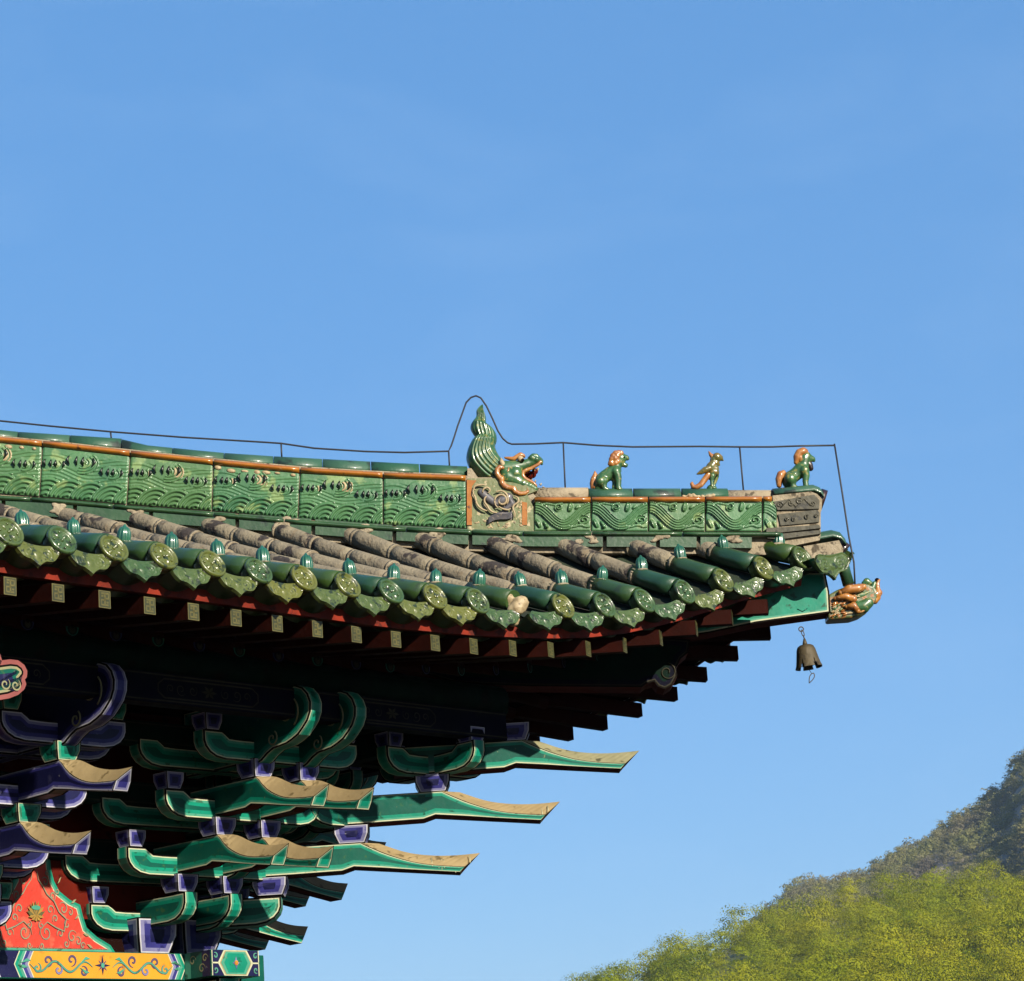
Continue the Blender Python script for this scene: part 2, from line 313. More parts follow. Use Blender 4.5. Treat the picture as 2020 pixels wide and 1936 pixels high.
def plate(fr, flip):
    mb = MB()
    P = lambda u, v, z: fr(u, v, z)
    x1 = LP - .004 * flip
    vs = [P(-9, -WP, -HP + .002 * flip), P(x1, -WP, -HP + .002 * flip), P(x1, WP, -HP + .002 * flip), P(-9, WP, -HP + .002 * flip)]
    mb.hexa(vs + [p + Z * (HP - .004 * flip) for p in vs], 'g_dark')
    e = mb.build('wall_plate', temple)
    # painting on the outer face
    mb = MB(); s = WP + .003; z0, z1 = -HP + .004, -.004
    for k, c in enumerate((-.758, -2.36, -3.96)):
        a, b = c - .46, c + .46
        poly_sheet(mb, P, [(a, z0), (b, z0), (b + .035, (z0 + z1) / 2), (b, z1), (a, z1), (a - .035, (z0 + z1) / 2)], s, 'yellow')
        ms = [(.006, 'line'), (.018, 'b_light'), (.022, 'b_mid'), (.006, 'wline'), (.018, 'g_light'), (.020, 'g_mid'), (.006, 'line'), (.25 if c < -1 else .004, 'b_dark')]
        chevron(mb, P, b, z0, z1, 0, s, ms, 1, .035); chevron(mb, P, a, z0, z1, 0, s, ms[:-1] + [(.12, 'b_dark'), (.006, 'wline'), (.03, 'g_mid'), (.10, 'b_dark')], -1, .035)
        zm = (z0 + z1) / 2
        for q in range(8):
            an = q * math.pi / 4; r = .036 if q % 2 == 0 else .027
            pts = [(c, zm), (c + r * .6 * math.cos(an + .35), zm + r * .6 * math.sin(an + .35)), (c + r * 1.5 * math.cos(an), zm + r * 1.5 * math.sin(an)), (c + r * .6 * math.cos(an - .35), zm + r * .6 * math.sin(an - .35))]
            poly_sheet(mb, P, pts, s + .0012 + .0003 * q, 'violet' if q % 2 else 'b_dark')
        poly_sheet(mb, P, [(c + .012 * math.cos(t * .6), zm + .014 * math.sin(t * .6)) for t in range(10)], s + .004, 'g_light')
        for sg in (-1, 1):
            for (ox, dz, r, a0, dr, mt) in ((.13, -.035, .030, 1.2, 1, 'violet'), (.21, .026, .034, -1.5, -1, 'violet'), (.30, -.028, .030, 1.4, 1, 'b_light'), (.37, .02, .034, -1.2, -1, 'violet'), (.44, -.02, .028, 1.8, 1, 'g_light')):
                pts = [(c + sg * (x), zm + z) for x, z in spiral(ox, dz, r, 1.15, a0, dr)]
                dstroke(mb, P, pts, .009, s + .0012, mt)
            arc = [(c + sg * (.07 + .42 * t), zm + .028 * math.sin(t * 13) - .01) for t in np.linspace(0, 1, 34)]
            dstroke(mb, P, arc, .009, s + .0030, 'g_light')
            for q, zz in ((.48, .02), (.50, -.015), (.085, .035), (.09, -.04)):
                poly_sheet(mb, P, [(c + sg * q, zm + zz), (c + sg * (q + .03), zm + zz + .012), (c + sg * (q + .07), zm + zz * .3), (c + sg * (q + .03), zm + zz - .006)], s + .0045, 'g_light')
    mb.build('painted_band', e, recalc=False)
    # end face: hexagon with flower (face at u = LP seen on facade side v)
    mb = MB(); E_ = lambda x, ss, z: fr(ss, x, z)     # face normal along +u for this plate
    s = x1 + .003; h = WP - .003
    poly_sheet(mb, E_, [(-h, z0), (h, z0), (h, z1), (-h, z1)], s, 'b_dark')
    hx = lambda k: [(-.085 * k, z0 + (1 - k) * .05), (.085 * k, z0 + (1 - k) * .05), (.13 * k, zm), (.085 * k, z1 - (1 - k) * .05), (-.085 * k, z1 - (1 - k) * .05), (-.13 * k, zm)]
    poly_sheet(mb, E_, [(x * 1.0, z) for x, z in hx(1)], s + .0012, 'line'); poly_sheet(mb, E_, hx(.9), s + .0024, 'tan'); poly_sheet(mb, E_, hx(.84), s + .0036, 'g_light'); poly_sheet(mb, E_, hx(.66), s + .0048, 'g_mid')
    for q in range(8):
        an = q * math.pi / 4; r = .020 if q % 2 else .034
        poly_sheet(mb, E_, [(.4 * r * math.cos(an + .6), zm + .4 * r * math.sin(an + .6)), (r * math.cos(an) * (1 if q % 4 else .8), zm + r * math.sin(an) * 1.1), (.4 * r * math.cos(an - .6), zm + .4 * r * math.sin(an - .6))], s + .006 + .0002 * q, 'b_light')
    poly_sheet(mb, E_, [(.014 * math.cos(t * .6), zm + .014 * math.sin(t * .6)) for t in range(10)], s + .0085, 'yellow')
    for sx in (-1, 1):
        stroke(mb, E_, [(sx * .125, zm), (sx * h, zm)], .008, s + .0012, 'line', False)
        for sz in (-1, 1):
            dstroke(mb, E_, [(sx * x, zm + sz * z) for x, z in spiral(.148, .04, .018, 1, 1, 1)], .007, s + .0018, 'g_light')
        stroke(mb, E_, [(sx * (h - .003), z0), (sx * (h - .003), z1)], .006, s + .0012, 'line', False)
    mb.build('painted_end', e, recalc=False)
    # protruding side (towards the corner's neighbour): scroll painting
    mb = MB(); s = -(WP + .003)
    for x_a, x_b, mt in ((WP + .01, WP + .06, 'g_light'), (WP + .06, WP + .16, 'g_dark'), (WP + .16, LP - .006, 'b_dark')):
        poly_sheet(mb, P, [(x_a, z0), (x_b, z0), (x_b, z1), (x_a, z1)], s, mt)
    for cxx, czz, r in ((WP + .08, -.05, .03), (WP + .16, -.10, .03), (WP + .19, -.045, .026)):
        stroke(mb, P, spiral(cxx, czz, r, 1.2, 0, 1), .008, s - .0015, 'scroll')
    mb.build('painted_side', e, recalc=False)
    return e
plate(W, 0); plate(W2, 1)
def efang(fr, k):
    mb = MB(); w_ = .09; z0, z1 = -HP - .36, -HP - .003 - .002 * k
    x1 = .34
    poly = [(-9, z0), (x1 - .1, z0), (x1 - .05, z0 + .03), (x1 - .06, z0 + .10), (x1, z0 + .14), (x1 - .01, z0 + .24), (x1 + .02, z1), (-9, z1)]
    board(mb, poly, lambda a, s, z: fr(a, s, z), -w_, w_ - .002 * k, rings('green'), 'black', edgebands=ebands('green'))
    mb.build('tie_beam', temple)
efang(W, 0); efang(W2, 1)

# ---- bracket sets
E, H = .345, .271
def arm_profile(L, h=.155):
    R_ = [(-L, h), (-L, h * .62), (-L + .012, h * .42), (-L + .04, h * .22), (-L + .085, h * .07), (-L + .15, 0)]
    top = [(-L + .25, h * .76), (-L + .18, h * .78), (-L + .155, h * .90), (-L + .13, h)]
    pts = R_ + [(-a, z) for a, z in reversed(R_)] + [(-a, z) for a, z in reversed(top)] + top
    return pts
def half_arm_profile(L, h=.16, back=-.15):
    R_ = [(-L, h), (-L, h * .62), (-L + .012, h * .42), (-L + .04, h * .22), (-L + .085, h * .07), (-L + .15, 0)]
    return [(back, 0)] + [(-a, z) for a, z in reversed(R_)] + [(back, h)]
def block(fr, a, s, z, r, h, pal, name='bearing_block', parent=None):
    """square bearing block: straight upper part, tapering foot, painted faces"""
    mb = MB(); P = PAL[pal]; zt = z + h; zm = z + h * .52; rb = r * .74
    def ringq(c0, c1, c2, c3):
        pts = [Vector(c) for c in (c0, c1, c2, c3)]; cen = sum(pts, Vector()) / 4; cur = pts
        for k, mt in ((.90, 'black'), (.80, P['l']), (.60, P['a']), (.36, P['b'])):
            nx = [cen + (p - cen) * 1 for p in pts]; nx = []
            for i, p in enumerate(pts):
                nx.append(cen + (p - cen) * k)
            mb.add(cur + nx, [[i, (i + 1) % 4, 4 + (i + 1) % 4, 4 + i] for i in range(4)], mt); cur = nx
        mb.add(cur, [[0, 1, 2, 3]], P['c'] if pal == 'green' else P['b'])
    cs = [(-1, -1), (1, -1), (1, 1), (-1, 1)]
    for i in range(4):
        (x0, y0), (x1, y1) = cs[i], cs[(i + 1) % 4]
        mid0 = fr(a + x0 * r * .97, s + y0 * r * .97, zm); mid1 = fr(a + x1 * r * .97, s + y1 * r * .97, zm)
        top0 = fr(a + x0 * r, s + y0 * r, zt); top1 = fr(a + x1 * r, s + y1 * r, zt); b0 = fr(a + x0 * rb, s + y0 * rb, z); b1 = fr(a + x1 * rb, s + y1 * rb, z)
        # one painted panel per side, hexagonal outline: shared rings
        pts = [top0, top1, mid1, b1, b0, mid0]; cen = sum(pts, Vector()) / 6; cur = pts
        for k, mt in ((.93, 'black'), (.86, P['l']), (.66, P['a']), (.36, P['b'])):
            nx = [cen + (p - cen) * k for p in pts]
            mb.add(cur + nx, [[q, (q + 1) % 6, 6 + (q + 1) % 6, 6 + q] for q in range(6)], mt); cur = nx
        mb.add(cur, [list(range(6))], P['c'])
    mb.add([fr(a + x * rb, s + y * rb, z) for x, y in cs], [[0, 1, 2, 3]], 'black'); mb.add([fr(a + x * r, s + y * r, zt) for x, y in cs], [[0, 1, 2, 3]], 'black')
    return mb.build(name, parent or temple)
def ang(fr, k, pal, w_, parent, dia=False, tan='tan'):
    """slanting arm k (0 = lowest) pointing outwards along a, with ridged beak"""
    mb = MB(); P = PAL[pal]; S = math.sqrt(2) if dia else 1.0
    dz = H * k; a0 = E * (k + 1); zi = .045 + H * (k + 2)      # underside of the block it carries
    sx = lambda a: a * S
    elb = E * (k) + .695; bot = E * k + (1.126 if dia else 1.176); tip = E * k + (1.2137 if dia else 1.282)
    st = E * (k + 2) + .055      # where the ridge starts (in front of the block)
    zb, zs, zt = (.381 if dia else .362) + dz, .41 + dz, .487 + dz
    n = 14; sh = []; ap = []
    dip = .012 if dia else .022
    a_st = E * (k + 2) + .02
    if dia:
        SH = [(.745, .571), (.823, .514), (.925, .459), (.994, .436), (1.064, .421), (1.145, .409)]; AP = [(.80, .586), (.818, .578), (.861, .549), (.924, .518), (.999, .499), (1.069, .490), (1.14, .489), (1.2137, .494)]
    else:
        SH = [(.765, .572), (.80, .530), (.845, .494), (.944, .446), (1.034, .426), (1.152, .414), (1.205, .411)]; AP = [(.785, .586), (.85, .578), (.90, .555), (.983, .514), (1.084, .487), (1.173, .474), (1.282, .472)]
    def rs_(tab):
        xs = np.linspace(tab[0][0], tab[-1][0], n); ys = np.interp(xs, [q[0] for q in tab], [q[1] for q in tab]); ys[1:-1] = (ys[:-2] + 2 * ys[1:-1] + ys[2:]) / 4
        return [(sx(x + E * k), y + dz) for x, y in zip(xs, ys)]
    sh = rs_(SH); ap = rs_(AP); zs = sh[-1][1]; a_st = sh[0][0] / S
    inner = sx(a0 - .16)
    side = [(inner, .425 + dz), (sx(a0 + .10), .425 + dz), (sx(elb - .05), .428 + dz), (sx(elb), (.449 if dia else .443) + dz), (sx(bot), zb)] + list(reversed(sh)) + [(sx(a_st - .02), zi), (inner, zi)]
    rg = [(.007, 'black'), (.006, P['l']), (.010, P['a']), (.016, P['b']), (0, P['c'])] if pal == 'green' else [(.007, 'black'), (.005, P['l']), (.006, P['a']), (.02, P['b']), (0, P['c'])]
    topc = [(inner, zi), (sx(a_st - .02), zi)] + sh; botc = side[:5]
    As = sorted(set([round(x, 5) for x, _ in topc + botc if x <= sx(bot)] + [inner]))
    As = [x for x in As if x < topc[-1][0]]
    tz = lambda x: float(np.interp(x, [q[0] for q in topc], [q[1] for q in topc])); bz = lambda x: float(np.interp(x, [q[0] for q in botc], [q[1] for q in botc]))
    endx, endz = sh[-1]
    for s in (-w_, w_):
        bands = [(.005, 'black'), (.007, P['l']), (.010, P['a']), (.018, P['b'])]
        cols_ = []
        for x in As + [endx]:
            t_ = tz(x); b_ = bz(x) if x <= sx(bot) else zb + (zs - zb) * (x - sx(bot)) / max(1e-6, endx - sx(bot)); hh = max(t_ - b_, 0); kf = min(1, hh / .088)
            lo = [b_]; hi_ = [t_]
            for wd, _ in bands: lo.append(lo[-1] + wd * kf); hi_.append(hi_[-1] - wd * kf * .7)
            cols_.append([fr(x, s, z) for z in lo + hi_[::-1]])
        names_ = [m2 for _, m2 in bands] + [P['c']] + [m2 for _, m2 in bands][::-1]
        mb.grid(cols_, 'black', False, False, lambda i, j: names_[j])
        # chamfer from shoulder to ridge
        rows = [[fr(sh[i][0], s, sh[i][1]) for i in range(n)], [fr(sh[i][0] * .97 + ap[i][0] * .03, s * .97, sh[i][1] * .97 + ap[i][1] * .03) for i in range(n)], [fr(ap[i][0], 0, ap[i][1]) for i in range(n)]]
        mb.grid(rows[:2], 'black', False); mb.grid(rows[1:], tan, False)
        mb.add([fr(sh[0][0], s, sh[0][1]), fr(ap[0][0], 0, ap[0][1]), fr(sx(a_st - .02), s, zi)], [[0, 1, 2]], tan)
    # underside
    low = side[:5]
    for i in range(len(low) - 1):
        (x0, z0), (x1, z1) = low[i], low[i + 1]
        for b0, b1, mt in ((-1, -.72, 'black'), (-.72, .72, 'redwood' if pal == 'green' else 'b_dark'), (.72, 1, 'black')):
            mb.add([fr(x0, b0 * w_, z0), fr(x1, b0 * w_, z1), fr(x1, b1 * w_, z1), fr(x0, b1 * w_, z0)], [[0, 1, 2, 3]], mt)
    mb.add([fr(inner, -w_, .425 + dz), fr(inner, w_, .425 + dz), fr(inner, w_, zi), fr(inner, -w_, zi)], [[0, 1, 2, 3]], 'black')
    o = mb.build('slanting_arm', parent)
    # end face pentagon, painted
    pen = [(-w_, sx(bot), zb), (w_, sx(bot), zb), (w_, sh[-1][0], sh[-1][1]), (0, ap[-1][0], ap[-1][1]), (-w_, sh[-1][0], sh[-1][1])]
    pts = [Vector(fr(a, s, z)) for s, a, z in pen]; cen = sum(pts, Vector()) / 5; mb = MB(); cur = pts
    seq = ((.90, 'black'), (.78, P['l']), (.55, P['a']), (.0, P['b'])) if not dia else ((.86, 'black'), (.78, P['l']), (.0, 'redwood'))
    for kk, mt in seq:
        if kk == 0: mb.add(cur, [[0, 1, 2, 3, 4]], mt); break
        nx = [cen + (p - cen) * kk for p in pts]; mb.add(cur + nx, [[i, (i + 1) % 5, 5 + (i + 1) % 5, 5 + i] for i in range(5)], mt); cur = nx
    mb.build('painted_tip', o, recalc=True)
    return o
def curl_head(fr, k, pal, w_, parent, dia=False):
    """top tier: beam end carved as a cloud scroll"""
    S = math.sqrt(2) if dia else 1; b = E * k; z = H * k
    pts = [(.62, .96 - .812), (.95, .955 - .812), (1.13 - 1.035, 0)]
    base = 1.035; zz = .885
    prof = [(-.55, .06), (.03, .06), (.06, .045), (.10, .055), (.15, .085), (.20, .105), (.255, .11), (.31, .115), (.36, .13), (.41, .15), (.45, .18), (.49, .215), (.515, .26), (.52, .31), (.50, .36), (.46, .40), (.41, .42), (.35, .43), (-.55, .43)]
    poly = [((base + a) * S, zz + q) for a, q in prof]
    mb = MB(); board(mb, poly, fr, -w_, w_, rings(pal), 'black', edgebands=ebands(pal))
    o = mb.build('curled_beam_end', parent)
    mb = MB()
    for s in (-w_ - .002, w_ + .002):
        for sp in (spiral(base + .33, zz + .29, .10, 1.6, -1.0, 1, 40, .1), spiral(base + .20, zz + .16, .045, 1.2, 1, -1, 20, .2)):
            mb.tube([fr(a * S, s, q) for a, q in sp], .005, 'scroll', 5)
    mb.build('scroll_line', o)
    return o
def cross_arm(fr, a, s0, s1, z, pal, parent, w_=.048):
    """arm parallel to the wall, spanning s0..s1 along the facade"""
    L = (s1 - s0) / 2; c = (s0 + s1) / 2; mb = MB()
    prof = arm_profile(.40)
    poly = []
    for x, q in prof: poly.append((c + (x + (.40 - L)) if x < 0 else c + (x - (.40 - L)), q + z))
    board(mb, poly, lambda x, ss, zz: fr(a + ss, x, zz), -w_, w_, rings(pal), 'black', edgebands=ebands(pal))
    return mb.build('cross_arm', parent)
def bracket(frame, cols, pal, blockpal, name, left_only=False):
    """frame(a, s, z): a outwards, s along the facade; cols: s positions of outward arms"""
    mb = MB()
    for c in cols:     # first outward arm of each column is the core mesh
        board(mb, [(x, q + .155) for x, q in half_arm_profile(E + .10, .155, -.25)], lambda a, s, z: frame(a, s + c, z), -.05, .05, rings(pal), 'black', edgebands=ebands(pal))
    core = mb.build(name, temple)
    lo, hi = min(cols), max(cols)
    for c in cols:
        f = lambda a, s, z, c=c: frame(a, s + c, z)
        block(f, 0, 0, .002, .15 if len(cols) == 1 else .145, .20, blockpal, 'base_block', core)
        for k in (0, 1): ang(f, k, pal, .05, core)
        curl_head(f, 0, pal, .046, core)
        for j in (1, 2, 3): block(f, E * j, 0, .045 + H * j, .078, .10, blockpal, 'bearing_block', core)
    hiu = hi + .40; lou = lo - .40
    for j in range(4):
        cross_arm(frame, E * j, lou, hiu, .128 + H * j, pal, core)
        if j < 3: cross_arm(frame, E * j, lou - .17, hiu + (.17 if not left_only else .0), .128 + H * (j + 1), pal, core, .046)
        for sgn, sx_ in ((-1, lou + .065), (1, hiu - .065)):
            block(lambda a, s, z: frame(a, s, z), E * j, sx_, .128 + .157 + H * j, .062, .095, blockpal, 'small_block', core)
    return core
FRN = lambda a, s, z: W(s, a, z)
FR2 = lambda a, s, z: W2(s, a, z)
bracket(FRN, (-.33, 0.0), 'green', 'blue', 'corner_bracket_set')
cb2 = bracket(FR2, (-.33, 0.0), 'green', 'blue', 'corner_bracket_set')
for c in (-.33, 0.0): ang(lambda a, s, z, c=c: FR2(a, s + c, z), -1, 'green', .052, cb2)
bracket(FRN, (-1.656,), 'blue', 'green', 'bracket_set')
bracket(FR2, (-1.656,), 'blue', 'green', 'bracket_set')
bracket(FRN, (-3.0,), 'green', 'blue', 'bracket_set')
# diagonal set
FRD = lambda a, s, z: O + Dv * a + Mv * s + Z * z
S2 = math.sqrt(2)
mb = MB(); board(mb, [(x, q + .152) for x, q in half_arm_profile((E + .045) * S2, .158, -.3)], FRD, -.075, .075, rings('green', 1.2), 'black', edgebands=ebands('green'))
dcore = mb.build('diagonal_bracket_set', temple)
for k in (0, 1, 2): ang(FRD, k, 'green', .085, dcore, True, 'tan_grey' if k == 2 else 'tan')
for j in (1, 2, 3, 4): block(FRD, E * j * S2, 0, .045 + H * j, .105, .105, 'blue', 'bearing_block', dcore)
# arms crossing above the diagonal blocks
def half_cross(mapf, q, L0, L1, z, parent):
    full = arm_profile(.40); poly = [(q + (x + .40 - L0 if x < 0 else x - .40 + L1), y + z) for x, y in full]
    if L1 < .25: poly = [(q - .40 + (.40 - L0) + (x + .40), y + z) if x < -.1 else (min(q + x, q + .02), y + z) for x, y in full]
    mb = MB(); board(mb, poly, mapf, -.048, .048, rings('green'), 'black', edgebands=ebands('green')); return mb.build('cross_arm', parent)
q3 = E * 3
half_cross(lambda a, s, z: W(a, q3 + s, z), q3, .40, .40, .128 + H * 3 + .012, dcore); half_cross(lambda a, s, z: W(q3 + s, a, z + .002), q3, .40, .40, .128 + H * 3 + .012, dcore)
q2 = E * 2
half_cross(lambda a, s, z: W(a, q2 + s, z), q2, .36, .05, .128 + H * 2 + .012, dcore); half_cross(lambda a, s, z: W(q2 + s, a, z + .002), q2, .36, .05, .128 + H * 2 + .012, dcore)
for du, dv in ((-.335, 0), (.335, 0), (0, -.335), (0, .335)): block(lambda a, s, z: W(q3 + du + s, q3 + dv + a, z), 0, 0, .128 + .157 + H * 3, .062, .095, 'blue', 'small_block', dcore)
for du, dv in ((-.30, 0), (0, -.30)): block(lambda a, s, z: W(q2 + du + s, q2 + dv + a, z), 0, 0, .128 + .157 + H * 2, .062, .095, 'blue', 'small_block', dcore)
# pale scratches on the lowest diagonal beak
mb = MB()
for x, y0, y1 in ((851, 1692, 1709), (864, 1696, 1713), (870, 1695, 1716), (875, 1695, 1712), (897, 1697, 1722), (926, 1687, 1702), (1068, 1594, 1607), (1080, 1590, 1600)):
    mb.tube([dp(x, y0, -.035), dp(x + 2, y1, -.088)], .0022, 'line', 5)
mb.build('scratch', dcore)
# wall-side ties above the arms
mb = MB()
for fr in (W, W2):
    for j in range(4):
        z0 = .128 + H * (j + 1) + (.12 if j < 3 else .10); e = E * j
        c = [fr(-9, e - .04, z0 + (0.003 if fr is W2 else 0)), fr(e + .3, e - .04, z0 + (0.003 if fr is W2 else 0)), fr(e + .3, e + .04, z0), fr(-9, e + .04, z0)]
        mb.hexa(c + [p + Z * .13 for p in c], 'shade_green')
        for zz in (.012, .112): mb.add([fr(-9, e + .0425, z0 + zz), fr(e + .3, e + .0425, z0 + zz), fr(e + .3, e + .0425, z0 + zz + .007), fr(-9, e + .0425, z0 + zz + .007)], [[0, 1, 2, 3]], 'shade_line')
mb.build('tie_rail', temple)
# eave purlin with painted cartouche
for fr in (W, W2):
    mb = MB(); v = E * 4
    c = [fr(-9, v - .05, 1.13), fr(v - .1, v - .05, 1.13), fr(v - .1, v + .05, 1.13), fr(-9, v + .05, 1.13)]
    mb.hexa(c + [p + Z * .16 for p in c], 'shade_blue')
    mb.tube([fr(-9, v, 1.37), fr(v - .1, v, 1.37)], .085, 'shade_green', 16)
    for zz in (1.14, 1.275): mb.add([fr(-9, v + .053, zz), fr(v - .1, v + .053, zz), fr(v - .1, v + .053, zz + .008), fr(-9, v + .053, zz + .008)], [[0, 1, 2, 3]], 'shade_line')
    P_ = mb.build('eave_purlin', temple)
    for c0 in (-.98, -2.35, .35):
        mb = MB()
        FR_ = lambda x, s, z: fr(x, s, z)
        box_ = [(c0 - .30, 1.16), (c0 + .30, 1.16), (c0 + .34, 1.19), (c0 + .34, 1.23), (c0 + .30, 1.26), (c0 - .30, 1.26), (c0 - .34, 1.23), (c0 - .34, 1.19), (c0 - .30, 1.16)]
        stroke(mb, FR_, box_, .009, v + .054, 'shade_line', False)
        for q in range(6):
            an = q * math.pi / 3; poly_sheet(mb, FR_, [(c0, 1.21), (c0 + .03 * math.cos(an + .4), 1.21 + .022 * math.sin(an + .4)), (c0 + .055 * math.cos(an), 1.21 + .038 * math.sin(an)), (c0 + .03 * math.cos(an - .4), 1.21 + .022 * math.sin(an - .4))], v + .055 + .0003 * q, 'shade_line')
        for sg in (-1, 1):
            for r, xx in ((.03, .11), (.034, .19), (.026, .26)): stroke(mb, FR_, [(c0 + sg * x, z) for x, z in spiral(xx, 1.21, r, 1.3, xx * 20, 1)], .006, v + .056, 'shade_line')
        mb.build('painted_cartouche', P_, recalc=False)

# ---- red panel between the bracket sets
def red_panel(fr, c):
    hw = .74
    half = [(.555, .004), (.515, .055), (.42, .10), (.35, .15), (.325, .22), (.310, .275), (.24, .30), (.17, .345), (.135, .40), (.115, .47), (.105, .58)]
    out = [(c + x, z) for x, z in half] + [(c - x, z) for x, z in reversed(half)]
    mb = MB(); s = .035
    board(mb, out, lambda a, ss, z: fr(a, ss, z), -.019, s, [(.014, 'g_mid'), (.014, 'g_light'), (.005, 'line'), (0, 'red_panel')], 'g_dark')
    o = mb.build('bracket_panel', temple)
    mb = MB(); F_ = lambda x, ss, z: fr(c + x * .80, ss, z * .96); e1 = s + .002
    for sg in (-1, 1):
        for (ox, oz, r, tn, a0, dr) in ((.09, .41, .030, 1.1, 2.6, -1), (.15, .33, .028, 1.2, -1.5, 1), (.24, .26, .040, 1.2, 2.6, -1), (.27, .17, .030, 1.0, 1.0, 1), (.13, .25, .032, 1.1, -.6, 1), (.09, .12, .048, 1.2, 2.8, 1), (.21, .115, .030, 1.1, 3.6, -1), (.31, .10, .040, 1.2, 0.5, 1), (.36, .075, .028, 1.1, 2.2, -1), (.05, .16, .024, 1.2, 1.5, 1), (.17, .20, .026, 1.2, 4.0, -1), (.40, .05, .022, 1.1, 0, 1), (.19, .36, .020, 1.1, 3, 1), (.30, .24, .022, 1.1, 2, -1), (.05, .045, .022, 1.2, 3, 1), (.26, .06, .024, 1.2, 1, -1), (.11, .46, .016, 1.1, 1, 1)):
            pts = [(sg * x, z) for x, z in spiral(ox, oz, r, tn, a0, dr)]
            dstroke(mb, F_, pts, .007, e1, 'scroll')
        way = [(.02, .47), (.03, .42), (.07, .38), (.10, .34), (.16, .30), (.20, .24), (.26, .20), (.24, .13), (.17, .15), (.10, .18), (.04, .14), (.02, .07)]
        sm = [tuple(np.array(way[i]) * (1 - t) + np.array(way[i + 1]) * t) for i in range(len(way) - 1) for t in (0, .5)]
        dstroke(mb, F_, [(sg * x, z) for x, z in sm], .007, e1 + .0035, 'scroll')
        for lx, lz, a in ((.33, .20, .6), (.40, .12, -.2), (.19, .40, .9), (.30, .29, .5), (.43, .06, -.4)):
            poly_sheet(mb, F_, [(sg * lx, lz), (sg * (lx + .03 * math.cos(a)), lz + .03 * math.sin(a) + .008), (sg * (lx + .055 * math.cos(a)), lz + .055 * math.sin(a)), (sg * (lx + .03 * math.cos(a)), lz + .03 * math.sin(a) - .010)], e1 + .006, 'scroll')
    F0_ = F_; F_ = lambda x, ss, z: F0_(x * .82, ss, .23 + (z - .23) * .82)
    # lotus
    for q in range(9):
        a = math.radians(18 + q * 18); poly_sheet(mb, F_, [(0, .20), (.06 * math.cos(a + .2), .20 + .075 * math.sin(a + .2)), (.10 * math.cos(a), .20 + .105 * math.sin(a) + .01), (.06 * math.cos(a - .2), .20 + .075 * math.sin(a - .2))], e1 + .008 + .0004 * abs(q - 4), 'lotus' if q % 2 else 'gold')
    poly_sheet(mb, F_, [(.045 * math.cos(t * .524), .265 + .016 * math.sin(t * .524)) for t in range(12)], e1 + .012, 'g_light')
    for q in range(5):
        a = math.radians(200 + q * 35); poly_sheet(mb, F_, [(0, .215), (.05 * math.cos(a + .25), .215 + .04 * math.sin(a + .25)), (.085 * math.cos(a), .215 + .045 * math.sin(a)), (.05 * math.cos(a - .25), .215 + .04 * math.sin(a - .25))], e1 + .010 + .0004 * q, 'lotus')
    mb.build('painted_flower', o, recalc=False)
red_panel(W, -1.10); red_panel(W, -2.33); red_panel(W2, -.993)
# inner red boards behind the brackets
mb = MB()
for fr in (W, W2):
    for j, (vv, za, zb_) in enumerate(((.0, .2, 1.4),)):
        mb.add([fr(-9, vv + .012, za), fr(.0, vv + .012, za), fr(0, vv + .012, zb_), fr(-9, vv + .012, zb_)], [[0, 1, 2, 3]], 'redwood')
mb.build('back_board', temple, recalc=False)
# carved cloud board at the far left, hanging under the eave
mb = MB()
rim = [(-30, 1290), (-12, 1283), (0, 1290), (4, 1303), (20, 1301), (36, 1303), (48, 1312), (54, 1324), (53, 1336), (49, 1341), (52, 1350), (48, 1360), (36, 1371), (18, 1378), (0, 1381), (-20, 1380), (-40, 1370)]
VB = 1.86
cl = [onplane(x, y, N, VB) for x, y in rim]
loc2 = [((p - O).dot(T), (p - O).z) for p in cl]
board(mb, loc2, lambda a, s, z: W(a, s, z), VB - .05, VB, [(.022, 'pink'), (.010, 'black'), (.012, 'scroll'), (.02, 'g_dark'), (0, 'b_dark')], 'redwood')
cb = mb.build('carved_cloud_board', temple)
mb = MB()
p2 = [(p - O).dot(T) for p in [pvp(10, 1350, VB)]][0]; q2 = pvp(10, 1350, VB).z - O.z
for sg, ox in ((1, 0), (1, .06)): stroke(mb, lambda x, s, z: W(x, s, z), spiral(p2 + ox, q2, .03, 1.3, 1, -1), .008, VB + .002, 'scroll')
mb.build('painted_scroll', cb, recalc=False)

